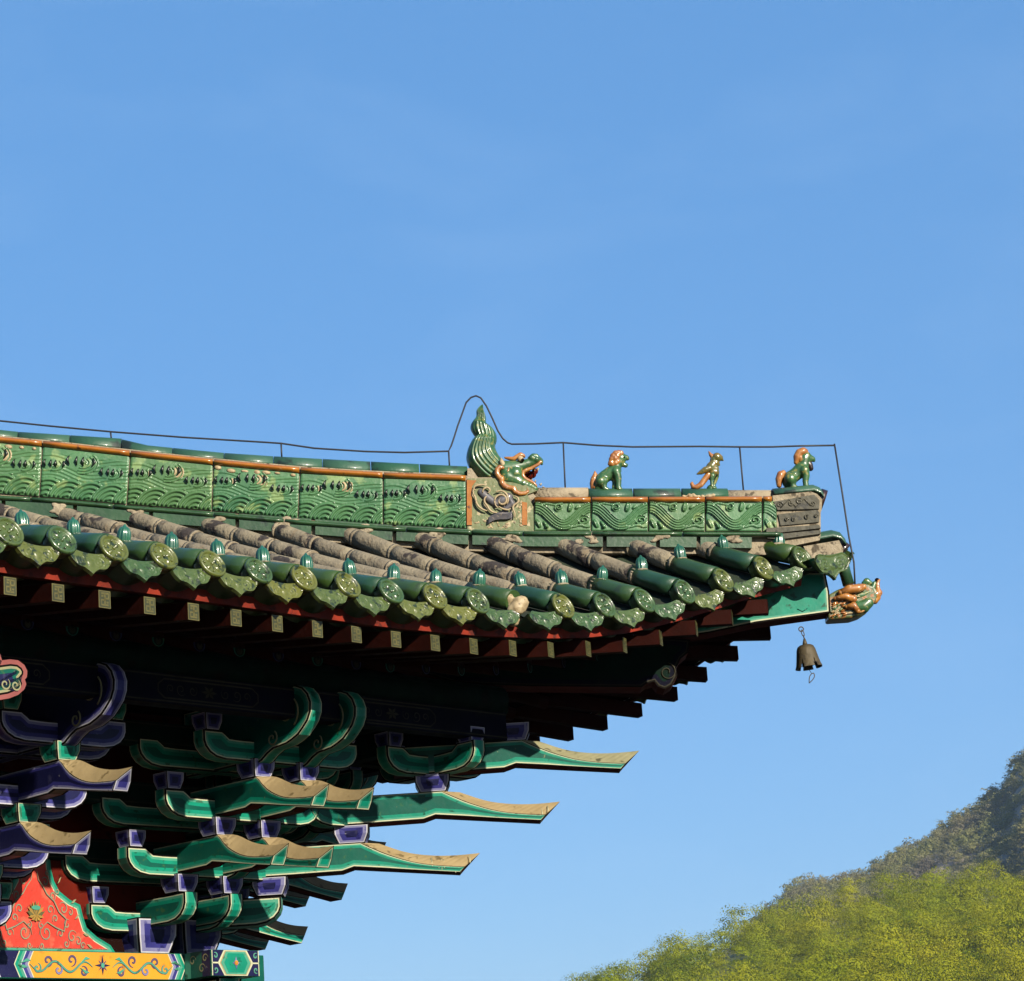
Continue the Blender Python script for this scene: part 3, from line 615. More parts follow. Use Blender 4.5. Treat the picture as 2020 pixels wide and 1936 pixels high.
# ---- rafters
def fan(u):
    """direction of a rafter whose end sits at u: straight in until the corner zone, then fanning to the diagonal"""
    t = min(1, max(0, (u + .35) / 2.9)); a = t * math.radians(43); return (-math.sin(a), -math.cos(a))
def rafters(fr, far):
    i0 = -2 if not far else 4
    for i in range(i0, 20):
        u = -2.845 + .27 * i
        if u > 2.36: break
        d = fan(u); ve = 2.27 + flare(u); z = 1.395 + rise(u) * .97
        Lr = 1.0 if u < 1.5 else .75
        w_, h_ = .035, .042
        end = (u, ve, z); ins = (u + d[0] * Lr, ve + d[1] * Lr, z + .14 * Lr * (1 - .8 * max(0, u) / 2.4))
        side = Vector((-d[1], d[0], 0)).normalized()
        mb = MB(); R8 = []
        for (a, b, c) in (end, ins):
            R8 += [fr(a + side.x * w_ * x, b + side.y * w_ * x, c + h_ * y) for x, y in ((-1, -1), (1, -1), (1, 1), (-1, 1))]
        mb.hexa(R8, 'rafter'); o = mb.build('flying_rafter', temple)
        if not far:
            mb = MB(); F_ = lambda x, s, zz: fr(u + side.x * x - d[0] * s, ve + side.y * x - d[1] * s, z + zz)
            poly_sheet(mb, F_, [(-w_, -h_), (w_, -h_), (w_, h_), (-w_, h_)], .002, 'gold'); poly_sheet(mb, F_, [(-w_ * .86, -h_ * .88), (w_ * .86, -h_ * .88), (w_ * .86, h_ * .88), (-w_ * .86, h_ * .88)], .0032, 'rafter_green')
            for pth in ([(-.6, .66), (.6, .66), (.6, .1), (-.1, .1)], [(.6, -.66), (-.6, -.66), (-.6, -.1), (.1, -.1)], [(0, .66), (0, -.66)], [(-.6, .35), (-.25, .35)], [(.6, -.35), (.25, -.35)]):
                stroke(mb, F_, [(x * w_, y * h_) for x, y in pth], .009, .0045, 'gold', False)
            mb.build('painted_end', o, recalc=False)
        # round rafter beneath
        ve2 = 1.66 + flare(u) * .8; z2 = 1.405 + rise(u) * .78; L2 = 1.5
        uu = u - .0 + d[0] * .25 * (u > 0)
        e2 = (uu, ve2, z2); i2 = (uu + d[0] * L2, ve2 + d[1] * L2, z2 + .34 * L2 * (1 - .55 * max(0, u) / 2.4))
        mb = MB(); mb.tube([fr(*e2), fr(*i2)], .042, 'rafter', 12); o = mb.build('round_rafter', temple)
        if not far:
            mb = MB(); F_ = lambda x, s, zz: fr(uu + side.x * x - d[0] * s, ve2 + side.y * x - d[1] * s, z2 + zz)
            pal = 'g' if i % 2 else 'b'
            cir = lambda r, cx0=0, cy0=0, k=1: [(cx0 + r * math.cos(t * .5236), cy0 + r * k * math.sin(t * .5236)) for t in range(12)]
            poly_sheet(mb, F_, cir(.041), .002, pal + '_dark'); poly_sheet(mb, F_, cir(.030, 0, -.006), .0032, 'shade_green' if i % 2 else 'shade_blue'); poly_sheet(mb, F_, cir(.018, 0, -.010, 1.1), .0044, 'shade_line'); poly_sheet(mb, F_, cir(.010, 0, .010, 1.5), .0056, 'black')
            mb.build('painted_end', o, recalc=False)
rafters(W, False); rafters(W2E, True)
# eave fascia, soffit boards
def strip(fr, us, f0, f1, m, mb): 
    rows = [[fr(*f0(u)) for u in us], [fr(*f1(u)) for u in us]]; mb.grid(rows, m, False)
us = list(np.arange(-9, -.5, .5)) + list(np.linspace(-.5, 2.62, 26))
def clampd(u, v): return (u, max(v, u * 1.0 if u > 0 else v))
for fr in (W, W2E):
    mb = MB()
    vo = lambda u: 2.245 + flare(u)
    a = lambda u: (u, vo(u), 1.462 + rise(u)); b = lambda u: (u, vo(u) + .01, 1.535 + rise(u)); c = lambda u: (u, vo(u) - .04, 1.535 + rise(u)); d = lambda u: (u, vo(u) - .04, 1.462 + rise(u))
    for f0, f1 in ((a, b), (b, c), (c, d), (d, a)): strip(fr, us, f0, f1, 'redboard', mb)
    mb.build('eave_fascia', temple)
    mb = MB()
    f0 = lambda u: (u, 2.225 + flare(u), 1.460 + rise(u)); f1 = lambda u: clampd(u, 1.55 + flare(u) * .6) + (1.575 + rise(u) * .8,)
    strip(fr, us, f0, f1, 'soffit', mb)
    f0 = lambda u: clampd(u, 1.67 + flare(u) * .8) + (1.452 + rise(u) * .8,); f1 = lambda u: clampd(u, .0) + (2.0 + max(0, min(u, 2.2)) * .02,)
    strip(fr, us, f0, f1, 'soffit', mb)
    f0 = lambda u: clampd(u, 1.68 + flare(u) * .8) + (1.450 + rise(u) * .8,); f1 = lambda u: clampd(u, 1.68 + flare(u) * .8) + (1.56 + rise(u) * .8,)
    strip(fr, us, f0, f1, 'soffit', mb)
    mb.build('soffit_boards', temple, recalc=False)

# ---- roof surface and tile rows
for fr in (W, W2E):
    mb = MB(); us2 = list(np.arange(-9, -3.6, .5)) + list(np.arange(-3.5153, 2.74, .05)); rows = []
    hol = lambda u: .045 + .034 * math.sin(math.pi * (((u + 2.9153) / .3) % 1.0)) ** .8
    for t in np.linspace(0, 1, 9):
        row = []
        for u in us2:
            q = u; ve = v_e(u) - .03; v = ve + (q - ve) * t; row.append(fr(u, v, roofz(u, v) - hol(u)))
        rows.append(row)
    mb.grid(rows, 'pan', True)
    rows = [[fr(u, v_e(u) - .03, z_e(u) - hol(u)) for u in us2], [fr(u, v_e(u) - .10, z_e(u) - .10) for u in us2]]; mb.grid(rows, 'pan', False)
    mb.build('pan_tiles', temple, recalc=False)
TR = .056; UP = .020
def tile_row(fr, u, i, far=False):
    ve = v_e(u); q = u; top = max(q - .04, -9) if u > -6 else -6
    # glazed first tile
    RZ = lambda u, v: roofz(u, v) + UP
    pts = lambda a, b, n: [(v, roofz(u, v)) for v in np.linspace(a, b, n)]
    dy = (roofz(u, ve) - roofz(u, ve - .3)) / .3
    cut = ve - .36 if ve - .36 > top else top
    mb = MB(); v = cut + .02; seg = .315; first = True
    L = []
    while v > top + .02:
        v2 = max(v - seg, top); rr = TR * random.uniform(.96, 1.02); jz = random.uniform(-.006, .006)
        P = [Vector(fr(u, x, RZ(u, x) + jz)) for x in np.linspace(v + .012, v2 - .0, 5)]
        mb.tube(P, [rr * 1.02, rr * 1.0, rr, rr * .98, rr * .95], 'lichen', 16)
        e = P[0]; 
        mb.tube([Vector(fr(u, v + .016, RZ(u, v + .016) + jz)), Vector(fr(u, v - .006, RZ(u, v - .006) + jz))], rr * random.uniform(1.03, 1.07), 'mortar' if random.random() < .45 else 'lichen', 16)
        v = v2
    if not mb.v:
        v2 = top; mb.tube([fr(u, cut + .03, RZ(u, cut + .03)), fr(u, cut - .02, RZ(u, cut - .02))], TR * .97, 'lichen', 16)
    row = mb.build('cover_tile_row', temple)
    mb = MB(); P = [fr(u, x, RZ(u, x)) for x in np.linspace(ve - .040, cut, 4)]; mb.tube(P, [TR * 1.04, TR * 1.03, TR * 1.02, TR], 'glaze', 20)
    gt = mb.build('glazed_end_tile', row)
    return row
def slope_at(u):
    ve = v_e(u); a = roofz(u, ve) - roofz(u, ve - .2); return a / .2
def frame_mat(fr, u, v, z, dz):
    """matrix whose z axis looks out along the tube, y up"""
    o = Vector(fr(u, v, z)); out = (Vector(fr(u, v + 1, z + dz)) - o).normalized(); side = (Vector(fr(u + 1, v, z)) - o).normalized(); side = (side - out * side.dot(out)).normalized(); up = out.cross(side)
    if up.z < 0: up = -up; 
    side = up.cross(out)
    m_ = Matrix((side, up, out)).transposed().to_4x4(); m_.translation = o; return m_
# prototypes in local frames (x side, y up, z outwards)
def proto_disc():
    mb = MB(); R = .079; n = 28
    prof = [(0, .012), (.02, .012), (R * .72, .010), (R * .78, .012), (R * .82, .022), (R * .93, .024), (R, .018), (R, -.002), (R * .84, -.005), (R * .80, -.05)]
    rows = [[Vector((r * math.cos(2 * math.pi * j / n), r * math.sin(2 * math.pi * j / n), z)) for j in range(n)] for r, z in [(max(a, .0005), b) for a, b in prof]]
    mb.grid(rows, 'glaze_face', True, True)
    for k in range(4):
        a = k * math.pi / 2 + .35; d = Vector((math.cos(a), math.sin(a), 0)); p = Vector((-d.y, d.x, 0))
        mb.ell(d * .033, d * .026, p * .015, Vector((0, 0, .020)), 'glaze_face', 12, 6)
        a += math.pi / 4; d = Vector((math.cos(a), math.sin(a), 0)); mb.sph(d * .046 + Vector((0, 0, .012)), .007, 'glaze_face', 8, 5)
    mb.sph((0, 0, .012), .010, 'glaze_face', 8, 5)
    return mb
def proto_cap():
    mb = MB(); n = 60; prof = [(.032, -.03), (.034, .0), (.0355, .016), (.0345, .034), (.031, .050), (.024, .063), (.015, .070), (.009, .072), (.008, .078), (.004, .083), (.001, .084)]
    rows = []
    for r, z in prof:
        rows.append([Vector(((r * (1 - .16 * max(0, math.cos(10 * 2 * math.pi * j / n)) ** 2 * (z < .071))) * math.cos(2 * math.pi * j / n), z, (r * (1 - .16 * max(0, math.cos(10 * 2 * math.pi * j / n)) ** 2 * (z < .071))) * math.sin(2 * math.pi * j / n))) for j in range(n)])
    mb.grid(rows, 'glaze_cap', True, True); mb.tube([(0, -.03, 0), (0, -.004, 0)], .036, 'mortar', 12); return mb
def proto_drip(seed=0):
    """pointed drip plate, hollow-curved across, with scroll relief"""
    mb = MB(); hw = .125; nx, ny = 44, 22
    def top(x):
        t = abs(x) / hw
        return -.040 + .016 * t ** 2 if t < .62 else -.034 - .036 * ((t - .62) / .38) ** 1.4
    def bot(x):
        t = abs(x) / hw
        if t < .34: return -.142 + .030 * (t / .34) ** .75
        return -.112 + .010 * (t - .34) / .4 + (.036 * ((t - .62) / .38) ** 2 if t > .62 else 0) - .004 * math.sin(math.pi * min(1, (t - .34) / .5))
    fr_, bk = [], []
    for j in range(ny + 1):
        r1, r2 = [], []
        for i in range(nx + 1):
            x = -hw + 2 * hw * i / nx; t = j / ny; y = top(x) * (1 - t) + bot(x) * t
            edge = min(i, nx - i, j * 1.2, (ny - j) * 1.2) * .8; zz = .012 * (x / hw) ** 2 + .012 * t - .016 * t * t
            ax_ = abs(x); r1_ = math.hypot(ax_ - .050, y + .078); r0_ = math.hypot(x, (y + .085) * 1.2)
            rel = .008 if edge < 1.6 else .0015 + (.0055 * (.5 + .5 * math.cos(r1_ * 420 + math.atan2(y + .078, ax_ - .05))) if r1_ < .034 else 0) + (.007 * (1 - (r0_ / .024) ** 2) if r0_ < .024 else 0)
            r1.append(Vector((x, y, zz + rel))); r2.append(Vector((x, y, zz - .012)))
        fr_.append(r1); bk.append(r2)
    mb.grid(fr_, 'glaze_face', True); mb.grid(bk, 'glaze_face', True)
    loop = [(j, 0) for j in range(ny + 1)] + [(ny, i) for i in range(1, nx + 1)] + [(j, nx) for j in range(ny - 1, -1, -1)] + [(0, i) for i in range(nx - 1, -1, -1)]
    mb.grid([[fr_[a][b] for a, b in loop], [bk[a][b] for a, b in loop]], 'glaze_face', False)
    # trough tile behind the plate
    rows = [[Vector((-.11 + .22 * i / 8, -.045 - .03 * (1 - ((i - 4) / 4) ** 2), z)) for i in range(9)] for z in (.0, -.24)]
    mb.grid(rows, 'glaze', True)
    return mb
pd = proto_disc().build('end_disc', None, local=True); pc = proto_cap().build('nail_cap', None, local=True); pdr = proto_drip().build('drip_tile', None, local=True)
protos = [pd, pc, pdr]
def inst(p, parent, mw):
    o = bpy.data.objects.new(p.name.split('.')[0], p.data); sc.collection.objects.link(o); o.parent = parent
    o.matrix_local = Matrix.Translation(-ORG) @ mw; return o
ORG = G0
caps_z = {}
for far, fr in ((False, W), (True, W2E)):
    for i in range(-2, 19):
        u = -2.9153 + .3 * i
        if far and (u < -2.0 or u > 2.3): continue
        row = tile_row(fr, u, i, far); ve = v_e(u); sl_ = -slope_at(u) * -1
        dz = (roofz(u, ve) - roofz(u, ve - .2)) / .2
        broken = (not far and i == 11)
        if not broken:
            m_ = frame_mat(fr, u, ve + .004, roofz(u, ve), random.uniform(-.05, .05) + float(np.interp(u, [-1, 1.5], [.50, .34])))
            inst(pd, row, m_ @ Matrix.Rotation(random.uniform(-.5, .5), 4, 'Z') @ Matrix.Rotation(random.uniform(-.05, .05), 4, 'X'))
        else:
            mb = MB(); random.seed(3)
            for q in range(14):
                p = fr(u + random.uniform(-.05, .05), ve - .02 + random.uniform(-.05, .03), roofz(u, ve) + random.uniform(-.07, .05)); mb.sph(p, random.uniform(.02, .045), 'cream', 7, 5)
            mb.build('mortar_patch', row, remesh=.008)
        back = .29 if u < 1.9 else (.27 if u < 2.3 else .15)
        vb = ve - back; zc = roofz(u, vb) + TR + UP - .004
        up = Vector((0, 0, 1)); mm = Matrix.Translation(Vector(fr(u, vb, zc))) @ Matrix.Rotation(random.uniform(-.12, .12), 4, 'X') @ Matrix.Rotation(random.uniform(-.15, .15), 4, 'Y')
        # cap prototype: y is up -> turn to z up
        inst(pc, row, mm @ Matrix.Rotation(math.radians(90), 4, 'X') @ Matrix.Scale(random.uniform(.9, 1.08), 4))
        # drip between this row and the next
        ud = u + .15; vd = v_e(ud) - .005; dz = (roofz(ud, vd) - roofz(ud, vd - .2)) / .2
        if i == 18: continue
        tng = (Vector(fr(ud + .15, v_e(ud + .15), z_e(ud + .15))) - Vector(fr(ud - .15, v_e(ud - .15), z_e(ud - .15)))).normalized()
        out = (Vector(fr(ud, vd + 1, .42 + random.uniform(-.05, .05))) - Vector(fr(ud, vd, 0))).normalized(); out = (out - tng * out.dot(tng)).normalized(); up = out.cross(tng)
        if up.z < 0: up = -up
        sd_ = up.cross(out); m_ = Matrix((sd_, up, out)).transposed().to_4x4() @ Matrix.Diagonal((1, 1.12, 1, 1)); m_.translation = Vector(fr(ud, vd, (roofz(u, ve) + z_e(u + .3)) / 2))
        inst(pdr, temple, m_ @ Matrix.Rotation(random.uniform(-.04, .04), 4, 'Z'))
# corner drip, facing along the diagonal
for sg in (-1, 1):
    out = (-Mv * .80 * -sg * -1 if sg == 1 else -Mv * .80); out = (Mv * .80 * sg + Dv * .60 + Z * .05).normalized(); side = Z.cross(out).normalized(); side = (side + Z * (.16 * (1 if sg < 0 else -1))).normalized(); up = out.cross(side)
    if up.z < 0: up = -up
    side = up.cross(out); cc = dp(1641, 1117, -.24) if sg < 0 else dp(1641, 1117, .24)
    m_ = Matrix((side, up, out)).transposed().to_4x4() @ Matrix.Diagonal((1.25, 1.5, 1.2, 1)); m_.translation = cc + up * (.088 * 1.45); inst(pdr, temple, m_)
for p in protos: bpy.data.objects.remove(p)

# ------------------------------------------------------------------ hip ridge (in the diagonal plane)
RW = .105        # half thickness
def ipx(tab, x): return float(np.interp(x, [a for a, b in tab], [b for a, b in tab]))
PT = [(-60, 866), (0, 872), (100, 881), (250, 898), (421, 916), (592, 932), (756, 942), (920, 948)]      # panel top edge (picture height at the front face)
PB = [(-60, 970), (0, 976), (84, 979), (250, 994), (421, 1007), (590, 1022), (756, 1034), (920, 1042)]
def dz_at(x, y, off=-RW): return dp(x, y, off)
# ridge core
mb = MB()
xs = list(range(-900, 1540, 40)) + [1540]
def ridge_y(x, tab): 
    if x < tab[0][0]: s = (tab[1][1] - tab[0][1]) / (tab[1][0] - tab[0][0]); return tab[0][1] + (x - tab[0][0]) * s * 1.15
    return ipx(tab, x)
PTall = PT[:-1] + [(920, 948), (921, 948)]
MT = [(-60, 1001), (0, 1004), (250, 1017), (421, 1030), (590, 1042), (756, 1055), (920, 1064), (1053, 1068), (1300, 1069), (1535, 1072)]   # foot of the dark band
rowsA, rowsB, rowsC, rowsD = [], [], [], []
for x in xs:
    yt = ridge_y(x, PT) - 4 if x <= 920 else (950 if x <= 1050 else 991); yb = (ridge_y(x, MT) + 30)
    a = dp(x, yt, 0); b = dp(x, yb, 0); o_ = Mv * (RW - .012)
    rowsA.append(a - o_); rowsB.append(b - o_); rowsC.append(b + o_); rowsD.append(a + o_)
mb.grid([rowsA, rowsB, rowsC, rowsD, rowsA], 'mortar', False)
ridge = mb.build('hip_ridge', temple)
# bands: dark green foot band, thin moulding
def ridge_strip(name, x0, x1, top, bot, off, m, par, step=30, back=True, round_=False):
    mb = MB(); xs = list(np.arange(x0, x1, step)) + [x1]
    ff, bb = [], []
    n = 7 if round_ else 2
    rows = [[] for _ in range(n)]
    for x in xs:
        a = dp(x, top(x), -off); b = dp(x, bot(x), -off)
        for k in range(n):
            t = k / (n - 1); p = a.lerp(b, t)
            if round_: p = p - Mv * ((a - b).length * .5 * math.sin(math.pi * t))
            rows[k].append(p)
    mirror = lambda p: p - Mv * (2 * (p - O).dot(Mv))
    allr = rows + [[mirror(p) for p in r] for r in reversed(rows)] + [rows[0]]
    mb.grid(allr, m, round_)
    mb.add([r[-1] for r in allr[:-1]], [list(range(len(allr) - 1))], m); mb.add([r[0] for r in allr[:-1]], [list(range(len(allr) - 1))], m)
    return mb.build(name, par)
gaps = [-200, 9, 150, 300, 470, 620, 780, 930, 1010, 1195, 1300, 1380, 1489]
for a, b in zip(gaps[:-1], gaps[1:]):
    ridge_strip('foot_band', a + 2, b - 6, lambda x: ipx(MT, x) - 20, lambda x: ipx(MT, x) + 10, RW + .025, 'glaze_band', ridge)
MO = [(-60, 971), (0, 977), (84, 981), (250, 996), (421, 1010), (590, 1025), (756, 1037), (920, 1045), (1053, 1048), (1300, 1048), (1540, 1049)]
for a, b in ((-200, 60), (62, 222), (225, 420), (423, 560), (563, 800), (803, 930), (932, 1030), (1033, 1166), (1169, 1345), (1348, 1540)):
    ridge_strip('moulding', a, b, lambda x: ipx(MO, x) + 1, lambda x: ipx(MO, x) + 10, RW + .03, 'glaze_band', ridge, round_=True)
for a in range(-40, 1520, 147):
    mb = MB()
    for q in range(7): mb.ell(dp(a + random.uniform(0, 36), ipx(MT, a) - random.uniform(-4, 15), -RW - .026), Dv * random.uniform(.02, .04), Z * random.uniform(.010, .024), Mv * random.uniform(.008, .014), 'mortar', 8, 5)
    mb.build('mortar_patch', ridge, remesh=.007)
# orange rolls
bx_ = [-90, 84, 257, 421, 592, 756, 920]
for a, b in zip(bx_[:-1], bx_[1:]):
    ridge_strip('orange_roll', a + 1.5, b - 1.5, lambda x: ridge_y(x, PT) - 10, lambda x: ridge_y(x, PT) + 1, RW + .012, 'orange', ridge, round_=True)
# cap tiles on the wave-panel ridge
CT = [(-60, 845), (0, 849), (38, 854), (240, 868), (435, 897), (540, 902), (735, 913), (920, 926)]
cj = [-160, -62, 38, 140, 241, 342, 443, 540, 636, 731, 827, 922]
def cap_tile(x0, x1, top, bot, lift=0, m='glaze_ridge'):
    mb = MB(); n = 10; A = []
    for x in (x0, (x0 + x1) / 2, x1):
        t = dp(x, top(x) - lift, 0); b = dp(x, bot(x) - lift, -.055); r = .062; hgt = max(.02, t.z - b.z)
        c = Vector(t); c.z = b.z
        A.append([c - Mv * (r * math.cos(math.pi * k / n)) + Z * (hgt * math.sin(math.pi * k / n)) for k in range(n + 1)])
    mb.grid(A, m, True); mb.add(A[0], [list(range(n + 1))], 'mortar'); mb.add(A[-1], [list(range(n + 1))], 'darkglaze'); mb.grid([[r[0] for r in A], [r[-1] for r in A]], m, False)
    return mb.build('ridge_cap_tile', ridge)
for i, (a, b) in enumerate(zip(cj[:-1], cj[1:])):
    cap_tile(a + .8, b - .8, lambda x: float(np.interp(x, [-60, 0, 38, 241, 246, 435, 540, 735, 920], [845, 848.5, 853, 866, 875, 894, 901, 911.5, 921])), lambda x: ridge_y(x, PT) - 9)
# relief panels
def relief(name, c4, hf, nx, ny, amp, m, par, mf=None, thick=.03, nrm=None):
    """c4: bl, br, tr, tl world points; hf(X, Y) in 0..1 units, X scaled by aspect"""
    nrm = nrm or -Mv; bl, br, tr, tl = c4
    asp = (br - bl).length / (tl - bl).length
    X, Y = np.meshgrid(np.linspace(0, 1, nx), np.linspace(0, 1, ny)); Hh = hf(X * asp, Y, asp)
    edge = np.minimum(np.minimum(X, 1 - X) * asp, np.minimum(Y, 1 - Y)); Hh = Hh * np.clip(edge / .03, 0, 1)
    bl_, br_, tr_, tl_ = [np.array(tuple(p)) for p in c4]; nn = np.array(tuple(nrm))
    P = bl_ * ((1 - X) * (1 - Y))[..., None] + br_ * (X * (1 - Y))[..., None] + tr_ * (X * Y)[..., None] + tl_ * ((1 - X) * Y)[..., None] + nn * (Hh * amp)[..., None]
    mb = MB(); rows = [[tuple(P[j, i]) for i in range(nx)] for j in range(ny)]
    mb.grid(rows, m, True, False, (lambda j, i: mf(X[j, i] * asp, Y[j, i], Hh[j, i]) or m) if mf else None)
    back = [[tuple(np.array(rows[j][i]) - nn * 0 - nn * (thick + Hh[j, i] * amp)) for i in (0, nx - 1)] for j in (0, ny - 1)]
    f = lambda p: tuple(p)
    lp = [rows[0][0], rows[0][-1], rows[-1][-1], rows[-1][0]]; lb = [back[0][0], back[0][1], back[1][1], back[1][0]]
    mb.add(lp + lb, [[0, 1, 5, 4], [1, 2, 6, 5], [2, 3, 7, 6], [3, 0, 4, 7]], m)
    return mb.build(name, par, recalc=False)
def wave_h(X, Y, asp):
    h = .35 + .16 * np.cos(2 * np.pi * (Y - .07 * np.sin(2 * np.pi * X / asp + 1.0) - .02 * np.sin(6 * X)) / .075)
    h = np.where(Y > .86, .30, h)
    for (cx0, cy0, r0) in ((.24 * asp / 1.76, .64, .17), (.80 * asp / 1.76, .74, .25), (1.42 * asp / 1.76, .58, .17)):
        dx, dy = X - cx0, Y - cy0; r = np.hypot(dx * .75, dy * 1.1); th = np.arctan2(dy, dx)
        fanm = (r < r0) & (r > r0 * .28) & (th > -1.9) & (th < .7)
        h = np.where(fanm, .75 + .30 * np.cos(2 * np.pi * (r / .062)), h)
        h = np.where((r < r0 * .9) & ((th >= .7) | (th <= -1.9)), .45 + .3 * np.clip(1 - r / r0, 0, 1), h)
    for i in range(-1, 5):
        cx0 = (.10 + .44 * i) * asp / 1.76; dx = X - cx0 - .25 * np.clip(.30 - Y, 0, .3) * 0; xx = dx - .22 * Y
        r = np.hypot(xx * 1.0, (Y + .02) * .92); top = .33 + .10 * np.clip(dx, -.2, .25)
        msk = (r < .38) & (Y < .44); h = np.where(msk, .5 + .5 * np.cos(2 * np.pi * r / .085 + .8) + .15, h)
        tail = (dx > .18) & (dx < .60) & (Y < .40 - .9 * (dx - .18)) & (~msk)
        h = np.where(tail, .5 + .45 * np.cos(2 * np.pi * (Y + .55 * dx) / .08), h)
    return np.clip(h, 0, 1.5)
def vine_h(X, Y, asp):
    t = X / asp; yc = .50 + .30 * np.cos(2 * np.pi * (t - .02)); slope = 1 / np.sqrt(1 + (1.88 / asp * np.sin(2 * np.pi * t)) ** 2); d = (Y - yc) * slope
    h = np.where(np.abs(d) < .17, .75 + .25 * np.cos(2 * np.pi * d / .085), .18)
    def el(h, cx0, cy0, a, b, ang_, top, vein=True):
        dx, dy = X - cx0 * asp, Y - cy0; c, s = math.cos(ang_), math.sin(ang_); x = dx * c + dy * s; y = -dx * s + dy * c; r = np.hypot(x / a, y / b)
        v = top * np.sqrt(np.clip(1 - r * r, 0, 1)) + .25; v = np.where(np.abs(y) < .012, v - .25, v) if vein else v
        return np.where(r < 1, np.maximum(h * .4, v), h)
    h = el(h, .07, .24, .17, .075, -1.15, .9); h = el(h, .20, .20, .15, .06, -.95, .8, False); h = el(h, .215, .13, .07, .07, 0, 1.1, False)
    h = el(h, .635, .80, .17, .085, 1.35, .9); h = el(h, .76, .80, .10, .05, .7, .7)
    dx, dy = X - .43 * asp, Y - .80; r = np.hypot(dx, dy); h = np.where(r < .14, .5 + .4 * np.cos(2 * np.pi * (r / .085 - np.arctan2(dy, dx) / 6.28)), h)
    dx, dy = X - .88 * asp, Y - .36; r = np.hypot(dx * .8, dy); h = np.where(r < .17, .45 + .4 * np.cos(2 * np.pi * (r / .10 + np.arctan2(dy, dx) / 6.28)), h)
    h = np.where((np.abs(Y - .16 - .03 * np.sin(t * 25)) < .035) & (t > .62), .7, h); h = np.where((np.abs(Y - .92 + .02 * np.sin(t * 22)) < .03) & (t > .12) & (t < .5), .6, h)
    return h
def foam(X, Y, h):
    if .90 < X < 1.12 and .62 < Y < .84 and h > .62: return 'cream'
    if .38 < X < .46 and .60 < Y < .72 and h > .8: return 'cream'
    return None
joints_b = [-96, 78, 250, 418, 588, 756, 921]
for i in range(6):
    xa, xb = bx_[i] + 1.5, bx_[i + 1] - 1.5; ya, yb_ = joints_b[i] + 1.5, joints_b[i + 1] - 1.5
    c4 = [dp(ya, ridge_y(ya, PB), -RW), dp(yb_, ridge_y(yb_, PB), -RW), dp(xb, ridge_y(xb, PT), -RW), dp(xa, ridge_y(xa, PT), -RW)]
    pn_ = relief('wave_panel', c4, wave_h, 150, 84, .016, 'glaze_panel', ridge, foam if i % 2 == 0 or i == 3 else None, .03)
    bl, br, tr, tl = c4; asp = 1.76
    def at(X, Y): X /= asp; return bl * ((1 - X) * (1 - Y)) + br * (X * (1 - Y)) + tr * (X * Y) + tl * ((1 - X) * Y)
    mb = MB()
    for cx0, cy0, s in ((.24, .66, 1.15), (.78, .76, 1.55), (1.42, .60, 1.2)):
        for k in range(4):
            xx = cx0 - .12 * s + .085 * s * k; sg = 1 if k < 1 else (-1 if k > 2 else .4)
            pts = [at(xx - .03 * s * sg, cy0 + .055 * s) - Mv * .018, at(xx - .055 * s * sg, cy0 + .0) - Mv * .022, at(xx - .02 * s * sg, cy0 - .06 * s) - Mv * .018]
            mb.tube(pts, [.004, .0095, .003], 'claw', 6)
    mb.build('dark_claw', pn_)
    if i in (0, 3):   # glaze spalled off
        mb = MB()
        for q in range(7):
            p = at(.1 + .25 * q + random.uniform(-.05, .05), .93 - random.uniform(0, .06)) - Mv * .006; mb.ell(p, (tr - tl).normalized() * random.uniform(.012, .032), Z * random.uniform(.008, .016), Mv * .007, 'cream', 9, 5)
        mb.build('chipped_glaze', pn_)
# small ridge panels
sx_ = [1053, 1166, 1279, 1391.5, 1504, 1540]
stp = lambda x: float(np.interp(x, [1040, 1166, 1391, 1540], [991, 990.5, 990, 989])); sbt = lambda x: float(np.interp(x, [1040, 1540], [1047, 1048]))
for i in range(5):
    xa, xb = sx_[i] + 1.5, sx_[i + 1] - 1.5
    if i == 4: xb = 1532
    c4 = [dp(xa, sbt(xa), -RW), dp(xb, sbt(xb), -RW), dp(xb, stp(xb), -RW), dp(xa, stp(xa), -RW)]
    if i == 4: relief('scroll_panel', c4, lambda X, Y, a: vine_h(X, Y, 1.98), 30, 50, .016, 'glaze_panel', ridge)
    else: relief('scroll_panel', c4, vine_h, 120, 64, .020, 'glaze_panel', ridge)
    ridge_strip('orange_roll', xa, xb if i < 4 else 1522, lambda x: stp(x) - 10, lambda x: stp(x) + 1, RW + .012, 'orange', ridge, round_=True)
for a, b, m_ in ((1160, 1246, 'glaze_ridge'), (1249, 1341, 'glaze_ridge'), (1344, 1434, 'glaze_ridge')):
    cap_tile(a, b, lambda x: 964.5, lambda x: 982, m=m_)
mb = MB(); P_ = [dp(x, y, 0) for x, y in ((1068, 979), (1090, 976), (1120, 975), (1148, 976), (1158, 979))]; mb.tube(P_, [.022, .032, .038, .038, .032], 'worn_red', 10)
mb.tube([dp(x, 980, 0) for x in (1050, 1160)], .055, 'mortar', 10); mb.tube([dp(x, 985, 0) for x in (1430, 1524)], .055, 'mortar', 10)
mb.build('worn_cap', ridge)
mb = MB()
for q in range(16): mb.sph(dp(1348 + q * 4 + random.uniform(-2, 2), 980 - random.uniform(-2, 4), -.10), random.uniform(.007, .014), 'cream', 7, 5)
mb.build('mortar_patch', ridge, remesh=.006)
